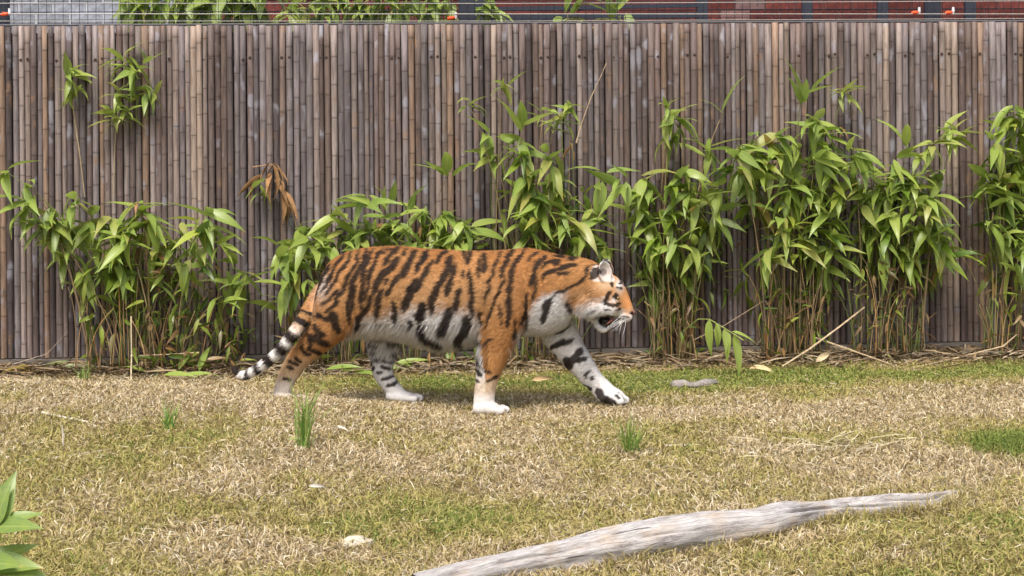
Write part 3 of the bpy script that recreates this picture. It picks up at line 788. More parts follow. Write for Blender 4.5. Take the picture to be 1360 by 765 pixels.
# twigs and canes on the ground
GT = (.50, .44, .36)
twig('grey twig on the mound, ending nearest the kick board', [(19, 551), (50, 545), (80, 538)], .006, GT, ground=True)
twig('pale twig lying just below the first one on the mound', [(52, 551), (85, 558), (119, 564)], .007, (.55, .50, .42), ground=True)
twig('long grey twig lying across the mound', [(22, 616), (80, 610), (145, 599)], .006, GT, ground=True)
twig('short slanted twig crossing toward the long twig', [(123, 635), (138, 624), (151, 616)], .005, (.36, .31, .24), ground=True)
twig('small grey twig lying lowest of the mound twigs', [(112, 640), (128, 645), (142, 648)], .005, GT, ground=True)
twig('stubby upright grey twig stuck in the mound', [(80, 596, -.01), (80, 594, .06), (79, 593, .11)], .005, GT, ground=True)
twig('short pale stick on the lawn below the tiger\'s front leg', [(648, 612), (665, 608), (681, 606)], .007, (.56, .50, .44), ground=True)
twig('straight pale stick beside the bright green tuft', [(881, 595), (905, 594), (927, 594)], .006, (.60, .54, .42), ground=True)
twig('dark thin stalk standing in the grass before the log', [(786, 757, -.01), (780, 752, .06), (775, 748, .13)], .005, (.16, .13, .10), ground=True)
CN = (.45, .35, .22)
twig('long pale dead cane leaning from the lawn up into the clump', [(1036, 487, .75), (1072, 464, .6), (1110, 436, .45), (1146, 408, .32)], .007, CN, 'dead_cane', 'cane')
twig('dead cane sloping down from the pale stems to the litter', [(1074, 446, .3), (1130, 466, .45), (1201, 491, .75)], .007, CN, 'dead_cane', 'cane')
twig('bent dead cane lying along the kick board past the arching clump', [(1209, 489, .72), (1265, 476, .5), (1330, 460, .35), (1348, 444, .3)], .007, CN, 'dead_cane', 'cane')
twig('thin dead cane crossing the dark gap behind the sprig', [(905, 458, .3), (960, 432, .25), (1012, 400, .2)], .004, (.36, .26, .17), 'dead_cane', 'cane')
twig('pale broken cane standing upright before the tail end clump', [(171, 508, .6), (172, 470, .5), (172, 420, .42)], .006, (.50, .42, .28), 'dead_cane', 'cane')
twig('thin twig slanting across the poles above the kick board', [(14, 484, .12), (60, 470, .1), (88, 440, .1)], .003, (.42, .34, .27))
twig('dead cane lying flat in the litter behind the tiger\'s hind legs', [(170, 473, .3), (220, 471, .35), (262, 468, .4)], .006, CN, 'dead_cane', 'cane')
for i, (px, py) in enumerate(()): pass
# straw heap
p = ground_at(1120, 598)
V, T, C = ribbons(70, lambda k: (p.x+RNG.normal(0, .18, k), p.y+RNG.normal(0, .09, k)), .10, .34, .006, lambda X, Y, k: np.repeat(np.array([(.56, .50, .34)])*RNG.uniform(.7, 1.15, (k, 1)), 5, 0), (0, .2), zoff=.05)
o = np_mesh('straw_heap', V-np.array(p), T, M_LITTER, C); o.location = p; tag(o, 'loose heap of long pale straw on the lawn', 'straw', kind='stuff')
# fallen leaves
def fallen(label, px, py, az, s, c, roll=0, el=-2, group=None):
    p = ground_at(px, py); o = bpy.data.objects.new('fallen_leaf', FALL if c[1] > c[0] else FALLD); link(o)
    o.matrix_basis = Matrix.Translation(p+Vector((0, 0, .035))) @ Matrix.Rotation(R(az), 4, 'Z') @ Matrix.Rotation(R(-el), 4, 'Y') @ Matrix.Rotation(roll, 4, 'X') @ Matrix.Diagonal((s, s, s, 1))
    o.color = (*c, 1); tag(o, label, 'leaf', group)
FALL = leaf_mesh(77, 1, .2, .3, .5, .6); FALLD = leaf_mesh(78, 1, .2, .5, .9, 1.2); FALLD.materials.clear(); FALLD.materials.append(M_DRY)
TAN = (.52, .38, .20)
fallen('curled tan leaf on the grass between the tiger\'s front legs', 703, 512, 8, .17, TAN, 1.0, 6)
fallen('broad tan leaf on the grass below the hanging sprig', 992, 497, 5, .2, (.58, .46, .25), .3)
fallen('pale folded leaf under the leaning dead cane', 1080, 488, 40, .22, (.62, .50, .30), .8, 18)
fallen('small white leaf scrap on the olive grass past the long log', 1178, 706, 120, .07, (.58, .55, .5))
fallen('small pale curl on the lawn above the middle of the log', 990, 612, 30, .07, (.5, .46, .36))
fallen('white scrap on the lawn right of the tall thin tuft', 442, 577, -15, .08, (.5, .47, .40))
fallen('small green leaf beside the foot of the tall thin tuft', 377, 592, 5, .10, (.45, .55, .2))
fallen('white curled scrap among the olive grass of the mound', 406, 656, 10, .09, (.50, .48, .42), .9)
for (px, py, az, s) in ((55, 494, 20, .30), (75, 497, 5, .28), (40, 497, 160, .18), (35, 500, 175, .2)):
    fallen('long green fallen bamboo leaf lying before the kick board' if s > .25 else 'short yellow fallen bamboo leaf lying before the kick board', px, py, az, s, (.22, .32, .05) if s > .25 else (.55, .42, .12), .4, 4, 'green leaves before the kick board' if s > .25 else 'yellow leaves before the kick board')
for (px, py, az, s, el) in ((215, 505, -20, .25, 5), (235, 498, 70, .27, 40), (250, 495, 100, .28, 45), (262, 500, 80, .27, 40), (190, 500, 160, .22, 12), (240, 506, 10, .24, 4), (200, 495, 80, .22, 50)):
    fallen('green bamboo leaf at the ground before the clump by the tail tip', px, py, az, s, random.choice(GREENS[1:5]), random.gauss(0, .4), el, 'low leaves by the tail tip')
for (px, py, az, s, el) in ((430, 498, -10, .26, 10), (450, 500, -25, .28, 6), (470, 503, -35, .26, 5), (520, 492, 10, .26, 12), (545, 494, 170, .24, 10), (440, 490, 160, .2, 20), (500, 496, -20, .2, 6)):
    fallen('green bamboo leaf at the ground between the tiger\'s hind legs', px, py, az, s, random.choice(GREENS[1:5]), random.gauss(0, .4), el, 'low leaves behind the hind legs')
for (px, py, az, s, el) in ((590, 488, 60, .22, 50), (600, 488, 110, .2, 50), (608, 490, 20, .18, 10)):
    fallen('green bamboo leaf sprouting behind the tiger\'s belly', px, py, az, s, random.choice(GREENS[:4]), random.gauss(0, .4), el, 'low leaves behind the belly')

# foreground shrub at the lower left edge
root = empty('leafy_shrub', (at(-40, 800, 5.5).x, 5.5, float(gz(-1.7, 5.5)))); tag(root, 'low green shrub with broad glossy leaves at the edge of the lawn', 'shrub')
def broad(seed): return leaf_mesh(seed, 1, .40, .35, .25, .1, 9)
BL = [broad(i+50) for i in range(3)]
hubs = [((-14, 700), [(55, 62, .20), (80, 75, .16), (30, 70, .15), (340, 8, .19), (10, 18, .17)]), ((-22, 748), [(345, 3, .2), (350, -6, .21), (320, 10, .18), (20, 20, .17), (200, 20, .18)]), ((-60, 680), [(180, 30, .16), (90, 60, .17), (250, 30, .17)])]
for (h, lv) in hubs:
    p = at(*h, 5.5); b = root.location.copy()
    V, Fc = tube(bezier(b, (b+p)/2+Vector((.03, .02, .02)), p, 6), [.008, .007, .007, .006, .005, .004], 6)
    mesh_obj('stem', V, Fc, M_CANE, root).color = (.2, .16, .07, 1)
    for (az, el, s) in lv:
        o = put_leaf(root, p, R(az), R(el), s, random.choice([(.10, .20, .035), (.13, .24, .04), (.08, .17, .035)]), random.uniform(.45, .95)); o.data = random.choice(BL)

# ------------------------------------------------------------------ the tiger
NB = 28
TV = []; TF = []
def ring(c, ax, r1, r2, e=2.0):
    """ellipse ring, in-plane axis ax (x,z), in-plane radius r1, lateral r2"""
    out = []
    for j in range(NB):
        a = 2*math.pi*j/NB; ca, sa = math.cos(a), math.sin(a)
        k1 = math.copysign(abs(ca)**(2/e), ca); k2 = math.copysign(abs(sa)**(2/e), sa)
        out.append(Vector((c[0]+ax[0]*r1*k1, c[1]+r2*k2, c[2]+ax[1]*r1*k1)))
    return out
def loft(rings):
    b = len(TV)
    for rg in rings: TV.extend(rg)
    k = len(rings)
    for i in range(k-1):
        for j in range(NB):
            TF.append((b+i*NB+j, b+i*NB+(j+1) % NB, b+(i+1)*NB+(j+1) % NB, b+(i+1)*NB+j))
    for i, rev in ((0, True), (k-1, False)):
        c = sum(rings[i], Vector())/NB; TV.append(c); ci = len(TV)-1
        for j in range(NB):
            f = (b+i*NB+j, b+i*NB+(j+1) % NB, ci); TF.append(f[::-1] if not rev else f)
def cr(P, n=3):
    """catmull-rom refinement of a list of tuples"""
    P = [np.array(p, float) for p in P]; out = []
    for i in range(len(P)-1):
        p0 = P[max(i-1, 0)]; p1 = P[i]; p2 = P[i+1]; p3 = P[min(i+2, len(P)-1)]
        for j in range(n):
            t = j/n; out.append(.5*((2*p1)+(-p0+p2)*t+(2*p0-5*p1+4*p2-p3)*t*t+(-p0+3*p1-3*p2+p3)*t**3))
    out.append(P[-1]); return out
def limb(cf, secs, n=3, e=2.0, taper=True):
    """secs: (x0,y0,x1,y1,ly,hw) two edge points in crop pixels"""
    rg = []
    for s in cr(secs, n):
        a = tl(*cf(s[0], s[1])); b = tl(*cf(s[2], s[3]))
        c = ((a[0]+b[0])/2, s[4], (a[1]+b[1])/2); d = (b[0]-a[0], b[1]-a[1]); L = math.hypot(*d)
        rg.append(ring(c, (d[0]/L, d[1]/L), L/2, s[5], e))
    loft(rg)
def ball(c, r, rot=None):
    b = len(TV); n, m = 10, 16
    for i in range(n+1):
        th = math.pi*i/n
        for j in range(m):
            ph = 2*math.pi*j/m
            v = Vector((math.sin(th)*math.cos(ph)*r[0], math.sin(th)*math.sin(ph)*r[1], math.cos(th)*r[2]))
            if rot is not None: v = rot @ v
            TV.append(Vector(c)+v)
    for i in range(n):
        for j in range(m):
            TF.append((b+i*m+j, b+(i+1)*m+j, b+(i+1)*m+(j+1) % m, b+i*m+(j+1) % m))
c12 = lambda X, Y: c2(X, Y)
o1 = (560-300)*2.943   # c1 -> c2 offset
trunk = [(352-o1, 240, 358-o1, 300, 0, .05), (366-o1, 190, 372-o1, 350, 0, .115), (400-o1, 137, 405-o1, 395, 0, .165), (450-o1, 105, 455-o1, 420, 0, .195), (520-o1, 86, 525-o1, 420, 0, .21), (600-o1, 79, 600-o1, 422, 0, .215), (680-o1, 78, 680-o1, 430, 0, .225), (765-o1, 88, 765-o1, 452, 0, .235),
         (60, 92, 60, 470, 0, .24), (130, 96, 130, 468, 0, .235), (200, 99, 200, 452, 0, .225), (270, 99, 270, 442, 0, .21), (340, 95, 342, 438, 0, .19), (410, 89, 420, 432, 0, .175), (465, 97, 490, 428, 0, .16), (540, 116, 560, 400, 0, .14), (600, 124, 592, 352, 0, .13), (650, 134, 625, 345, 0, .125), (690, 150, 665, 345, 0, .118)]
limb(c2, trunk, 3, 2.15)
# near fore leg
limb(c2, [(320, 125, 415, 125, -.08, .05), (285, 200, 440, 205, -.115, .085), (262, 300, 432, 310, -.135, .09), (246, 390, 402, 405, -.14, .085), (236, 455, 366, 470, -.145, .075), (223, 550, 328, 545, -.15, .058), (214, 620, 300, 612, -.15, .05), (209, 668, 292, 660, -.15, .047), (208, 702, 290, 692, -.15, .048)])
def paw(cf, secs, ly, toes, tr):
    limb(cf, [(a, b, c, d, ly, w) for (a, b, c, d, w) in secs], 3, 2.3)
    for (X, Y, dy) in toes:
        q = tl(*cf(X, Y)); ball((q[0], ly+dy, q[1]), tr)
paw(c2, [(210, 680, 206, 712, .03), (225, 668, 222, 720, .05), (255, 662, 255, 722, .06), (290, 672, 290, 722, .062), (312, 688, 312, 720, .05)], -.15, [(316, 701, -.050), (330, 702, -.018), (330, 702, .016), (316, 701, .048)], (.030, .0165, .023))
# far fore leg, reaching forward
limb(c2, [(420, 300, 540, 300, .07, .07), (432, 380, 580, 350, .085, .08), (456, 440, 594, 395, .10, .075), (492, 500, 620, 465, .11, .065), (560, 572, 656, 530, .115, .055), (606, 616, 690, 588, .115, .048), (640, 650, 720, 618, .115, .046), (664, 680, 738, 640, .115, .05)])
paw(c2, [(655, 665, 722, 622, .04), (678, 694, 745, 642, .056), (708, 708, 768, 656, .062), (738, 712, 780, 668, .055), (758, 712, 786, 680, .04)], .115, [(762, 692, -.050), (780, 690, -.018), (780, 690, .016), (762, 692, .048)], (.030, .0165, .022))
# near hind leg, stretched back
limb(c1, [(390, 170, 510, 160, -.08, .07), (362, 240, 545, 240, -.11, .10), (350, 300, 540, 320, -.125, .105), (342, 350, 505, 395, -.13, .10), (318, 398, 445, 446, -.135, .083), (285, 442, 382, 490, -.135, .062), (248, 484, 328, 530, -.135, .047), (222, 528, 300, 560, -.135, .042), (200, 578, 270, 602, -.135, .04), (186, 628, 254, 640, -.135, .042), (184, 658, 250, 662, -.135, .045)])
paw(c1, [(188, 640, 184, 668, .03), (202, 634, 200, 674, .05), (228, 636, 228, 676, .06), (262, 648, 262, 677, .06), (285, 656, 285, 676, .05)], -.135, [(286, 663, -.048), (300, 664, -.017), (300, 664, .015), (286, 663, .046)], (.030, .0165, .021))
# far hind leg
limb(c1, [(450, 260, 620, 260, .09, .08), (490, 350, 660, 350, .115, .09), (527, 425, 662, 425, .12, .075), (537, 490, 650, 490, .12, .06), (545, 535, 636, 535, .12, .052), (541, 580, 626, 578, .12, .046), (560, 622, 640, 612, .12, .044), (594, 662, 662, 642, .12, .046), (612, 688, 680, 660, .12, .05)])
paw(c1, [(600, 664, 596, 690, .03), (618, 654, 618, 698, .05), (648, 654, 648, 702, .06), (684, 662, 684, 703, .062), (708, 671, 708, 703, .052)], .12, [(712, 685, -.050), (728, 686, -.018), (728, 686, .016), (712, 685, .048)], (.030, .0165, .022))
# tail
TAIL = [(372, 225, 22, 0), (352, 262, 26, -.03), (335, 305, 26, -.10), (312, 355, 25, -.19), (280, 408, 25, -.245), (245, 453, 24, -.26), (200, 495, 22, -.26), (150, 531, 20.5, -.26), (105, 556, 19.5, -.26), (76, 560, 18, -.26), (55, 545, 16, -.26), (50, 525, 11, -.26)]
tp = cr(TAIL, 5); TPX = [c1(t[0], t[1]) for t in tp]
rg = []
for i, t in enumerate(tp):
    a = tp[max(i-1, 0)]; b = tp[min(i+1, len(tp)-1)]; d = np.array((b[0]-a[0], b[1]-a[1])); d /= np.linalg.norm(d)
    q = tl(*c1(t[0], t[1])); rr = t[2]/2.943/TS
    rg.append(ring((q[0], t[3], q[1]), (d[1], d[0]), rr, rr))
loft(rg)
# head
def hd(X0, Y0, X1, Y1, hw): return (X0, Y0, X1, Y1, 0, hw)
limb(c3, [hd(400, 150, 385, 500, .11), hd(450, 160, 430, 525, .122), hd(510, 172, 490, 550, .13), hd(565, 205, 545, 566, .125), hd(615, 245, 600, 560, .108), hd(660, 275, 645, 550, .085), hd(697, 312, 680, 552, .066), hd(722, 372, 706, 560, .055), hd(742, 425, 726, 566, .05), hd(757, 470, 745, 562, .042), hd(768, 505, 760, 548, .028)], 3, 2.1)
def h3(X, Y, ly): q = tl(*c3(X, Y)); return (q[0], ly, q[1])
for s in (-1, 1):
    ball(h3(712, 552, s*.030), (.040, .026, .030))          # muzzle pads
    ball(h3(650, 335, s*.052), (.035, .030, .028))           # brow
    ball(h3(600, 480, s*.085), (.055, .04, .05))             # cheek bone
    ball(h3(500, 480, s*.095), (.06, .04, .06))              # ruff
    ball(h3(440, 440, s*.085), (.08, .045, .08))
limb(c3, [hd(470, 500, 440, 565, .05), hd(515, 560, 478, 590, .048), hd(532, 600, 488, 626, .042), hd(556, 628, 512, 660, .036), hd(585, 630, 548, 670, .030), hd(598, 632, 575, 660, .022)], 3)
# ears: cupped discs
def ear(s):
    c = Vector(h3(578, 222, s*.098)); nrm = Vector((.70, s*.72, .08)).normalized(); up = Vector((.02, s*.22, 1)).normalized()
    rt_ = up.cross(nrm).normalized(); up = nrm.cross(rt_)
    a, b = .052, .068; th = .009; n1, n2 = 6, 20
    lay = []
    for sgn in (1, -1):
        pts = []
        for i in range(n1+1):
            r_ = i/n1
            for j in range(n2):
                t_ = 2*math.pi*j/n2
                u_, v_ = r_*math.cos(t_), r_*math.sin(t_)
                vv = v_*b if v_ > 0 else v_*b*.95
                cup = -.034*(1-r_*r_)
                pts.append(c+rt_*(u_*a)+up*vv+nrm*(cup+sgn*th*(1 if r_ < .99 else .4)))
        lay.append(pts)
    b0 = len(TV); TV.extend(lay[0]); TV.extend(lay[1]); m = len(lay[0])
    for i in range(n1):
        for j in range(n2):
            q = (b0+i*n2+j, b0+(i+1)*n2+j, b0+(i+1)*n2+(j+1) % n2, b0+i*n2+(j+1) % n2)
            TF.append(q); TF.append(tuple(k+m for k in q[::-1]))
    for j in range(n2):
        e0 = b0+n1*n2+j; e1 = b0+n1*n2+(j+1) % n2; TF.append((e0, e0+m, e1+m, e1))
    return c, nrm
EARS = [ear(-1), ear(1)]

def remesh(V, Fc, vox, sm):
    me = bpy.data.meshes.new('tmp'); me.from_pydata([tuple(v) for v in V], [], Fc); me.update()
    o = bpy.data.objects.new('tmp', me); COL.objects.link(o)
    m = o.modifiers.new('r', 'REMESH'); m.mode = 'VOXEL'; m.voxel_size = vox
    m = o.modifiers.new('s', 'SMOOTH'); m.factor = .5; m.iterations = sm
    dg = bpy.context.evaluated_depsgraph_get(); ev = o.evaluated_get(dg)
    out = bpy.data.meshes.new_from_object(ev, depsgraph=dg)
    bpy.data.objects.remove(o); return out
tme = remesh(TV, TF, .0064, 5)
tme.name = 'tiger'
nv = len(tme.vertices)
co = np.zeros(nv*3, np.float32); tme.vertices.foreach_get('co', co); co = co.reshape(-1, 3).astype(float)
nr = np.zeros(nv*3, np.float32); tme.vertices.foreach_get('normal', nr); nr = nr.reshape(-1, 3).astype(float)

# ---- clefts between the toes
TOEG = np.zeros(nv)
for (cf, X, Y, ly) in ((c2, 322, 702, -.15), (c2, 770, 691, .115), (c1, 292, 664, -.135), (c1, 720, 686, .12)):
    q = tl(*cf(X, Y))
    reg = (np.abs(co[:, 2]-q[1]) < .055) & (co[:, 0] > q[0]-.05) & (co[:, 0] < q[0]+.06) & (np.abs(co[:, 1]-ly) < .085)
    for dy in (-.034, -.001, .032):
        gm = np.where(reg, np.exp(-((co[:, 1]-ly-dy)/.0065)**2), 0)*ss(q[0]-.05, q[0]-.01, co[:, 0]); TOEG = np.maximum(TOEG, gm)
co = co-nr*(.011*TOEG)[:, None]
tme.vertices.foreach_set('co', co.astype(np.float32).ravel()); tme.update()
# ---- coat: colours by place on the animal
def noise3(P, s, seed=0):
    return vnoise(P[:, 0]+seed, P[:, 2]+P[:, 1]*.7, s)-.5
def seg_dist(P, pts, ws):
    """signed coverage of a tapered stroke"""
    best = np.full(len(P), 1e9)
    pts = np.array(pts, float); k = len(pts)
    L = np.concatenate([[0], np.cumsum(np.linalg.norm(np.diff(pts, axis=0), axis=1))]); tot = L[-1]
    for i in range(k-1):
        a, b = pts[i], pts[i+1]; d = b-a; l2 = d@d
        t = np.clip(((P-a)@d)/l2, 0, 1); q = a+t[:, None]*d
        dist = np.linalg.norm(P-q, axis=1)
        s = (L[i]+t*math.sqrt(l2))/tot
        w = ws*.60*np.clip(1.3*(4*s*(1-s))**.45, .22, 1)+.25
        best = np.minimum(best, dist-w)
    return best
STR = []   # (crop, side, pts, width) side: 'b' both flanks, 'n' near limb, 'f' far limb
def S(cf, side, w, *pts):
    if side != 'b': w = w*1.15+3
    elif cf is not c3: w = w*1.08+1.5
    STR.append((side, [cf(*p) for p in pts], w/(5.4625 if cf is c3 else 2.943)))
for (w, *p) in [(12, (470, 100), (440, 140), (415, 185), (395, 215)), (10, (500, 92), (490, 130), (462, 165), (440, 210), (400, 265)), (11, (530, 88), (522, 140), (500, 190), (470, 240), (440, 300)),
                (16, (560, 85), (552, 130), (530, 185), (505, 235), (493, 290), (495, 340), (490, 380)), (13, (590, 82), (570, 120), (558, 165), (550, 220), (545, 280), (540, 330)), (15, (618, 85), (600, 140), (580, 180), (572, 215)),
                (15, (690, 80), (660, 110), (635, 150)), (20, (695, 115), (665, 160), (630, 185), (605, 220), (595, 270)), (17, (700, 185), (675, 220), (655, 255), (648, 275)), (21, (757, 95), (735, 140), (720, 175), (708, 200)),
                (15, (803, 90), (785, 140), (765, 185)), (27, (775, 205), (750, 240), (728, 285), (715, 330)), (18, (630, 240), (612, 300), (600, 360)), (16, (585, 265), (575, 300), (545, 345), (515, 395)), (17, (675, 285), (680, 330), (672, 375)),
                (22, (800, 295), (780, 340), (760, 365)), (24, (430, 325), (440, 370), (452, 415)), (10, (460, 290), (425, 310), (405, 330)), (12, (375, 180), (360, 230), (355, 280)), (9, (410, 145), (385, 190), (372, 230)),
                (9, (430, 165), (415, 200), (385, 250)), (9, (455, 240), (420, 280), (380, 300)), (10, (735, 365), (740, 390)), (11, (790, 380), (800, 410), (815, 425)), (8, (640, 82), (628, 110)), (9, (720, 84), (706, 115)), (7, (660, 82), (648, 98)), (8, (575, 200), (565, 250), (560, 290)), (9, (520, 230), (515, 280), (508, 330)), (8, (650, 200), (640, 225)), (10, (745, 230), (735, 255))]:
    S(c1, 'b', w, *p)
for (w, *p) in [(12, (345, 378), (375, 400), (405, 425)), (16, (320, 410), (360, 440), (420, 455)), (14, (325, 470), (350, 488), (378, 492)), (10, (300, 455), (310, 490), (320, 510)), (8, (268, 508), (298, 532)), (12, (360, 330), (390, 345), (410, 375)), (9, (235, 545), (262, 560)), (8, (255, 530), (285, 545)), (10, (330, 430), (345, 455), (340, 470)), (8, (215, 590), (245, 600)), (9, (352, 415), (392, 432)), (8, (300, 480), (335, 505)), (7, (240, 520), (262, 535)), (10, (375, 350), (400, 352), (430, 372))]:
    S(c1, 'n', w, *p)
for (w, *p) in [(16, (40, 92), (20, 130), (0, 170)), (14, (65, 125), (40, 175), (15, 230), (0, 250)), (12, (110, 92), (90, 120), (78, 150)), (20, (130, 112), (125, 160), (110, 200), (85, 240), (65, 285), (60, 340)), (14, (150, 140), (140, 200), (118, 270)), (9, (178, 98), (180, 130)), (16, (205, 102), (190, 150)), (7, (185, 170), (188, 200)),
                (14, (210, 165), (215, 220), (218, 280), (215, 355)), (17, (170, 235), (160, 290), (152, 335)), (13, (262, 102), (265, 140), (262, 180)), (7, (243, 130), (247, 200)), (23, (135, 320), (120, 370), (85, 410)), (23, (200, 345), (185, 400), (155, 440), (170, 465)), (24, (30, 300), (20, 350), (0, 375)), (20, (0, 385), (40, 430), (95, 455)),
                (9, (325, 100), (300, 170), (280, 250), (265, 300)), (15, (372, 90), (350, 140), (330, 200)), (13, (417, 90), (380, 160), (370, 230), (362, 310), (358, 390)), (10, (350, 190), (320, 270), (285, 350), (270, 385)), (8, (465, 105), (435, 140)), (15, (503, 114), (470, 145), (455, 190), (447, 240)), (12, (560, 138), (500, 150), (488, 168)),
                (13, (625, 155), (560, 165), (500, 190), (490, 210)), (8, (600, 180), (545, 190)), (8, (655, 160), (655, 200), (620, 230), (560, 255), (525, 280)), (21, (520, 280), (500, 320), (485, 372)), (13, (590, 300), (597, 335)), (6, (470, 205), (460, 260), (440, 310)), (8, (425, 260), (420, 340), (423, 412)), (5, (330, 300), (335, 380)), (8, (385, 360), (375, 440)), (6, (410, 350), (405, 385)), (9, (530, 116), (570, 122)), (11, (583, 126), (618, 131)), (12, (238, 425), (248, 450)), (9, (250, 330), (242, 380))]:
    S(c2, 'b', w, *p)
for (w, *p) in [(13, (233, 500), (248, 532)), (10, (226, 560), (242, 582)), (7, (222, 600), (236, 612)), (5, (265, 605), (305, 578)), (5, (250, 560), (285, 570)), (5, (260, 450), (300, 440))]:
    S(c2, 'n', w, *p)
for (w, *p) in [(10, (510, 418), (545, 415), (582, 390)), (13, (493, 492), (540, 465), (592, 450)), (20, (550, 520), (568, 560), (556, 566)), (19, (622, 490), (590, 530), (560, 552)), (9, (637, 525), (600, 545)), (10, (655, 576), (636, 606)), (8, (672, 600), (660, 612)), (16, (628, 636), (652, 652)), (24, (680, 652), (698, 684), (722, 700)), (18, (700, 690), (752, 710)), (9, (505, 520), (520, 530)), (6, (748, 672), (770, 690))]:
    S(c2, 'f', w, *p)
for (w, *p) in [(14, (528, 408), (580, 430), (640, 425)), (10, (622, 455), (657, 452)), (8, (548, 514), (572, 514), (604, 520)), (11, (551, 518), (566, 546)), (7, (580, 535), (628, 546)), (8, (583, 561), (622, 570)), (8, (534, 581), (557, 564)), (6, (583, 616), (628, 605)), (6, (618, 500), (642, 506)), (8, (540, 455), (580, 470)), (7, (560, 590), (590, 585)), (6, (600, 640), (640, 632)), (7, (545, 485), (570, 490))]:
    S(c1, 'f', w, *p)
HEADB = [(46, (486, 268), (508, 244), (532, 205)), (16, (555, 152), (585, 152)), (8, (452, 270), (450, 230), (480, 190), (525, 172)), (27, (618, 360), (602, 410), (573, 458)), (17, (585, 455), (630, 467), (660, 462), (692, 450)), (20, (653, 398), (672, 426)), (16, (628, 305), (636, 335)), (14, (672, 276), (692, 322)), (13, (662, 342), (702, 352)), (11, (706, 315), (718, 338)), (22, (325, 425), (337, 505)), (16, (512, 556), (562, 548), (632, 548)), (22, (750, 522), (758, 545)), (9, (640, 500), (690, 490)), (9, (570, 490), (615, 500)), (10, (640, 420), (655, 385)), (7, (680, 545), (735, 556)), (7, (670, 565), (720, 575)), (8, (455, 520), (520, 500)), (18, (524, 570), (530, 610))]
for (w, *p) in HEADB: S(c3, 'b', w, *p)

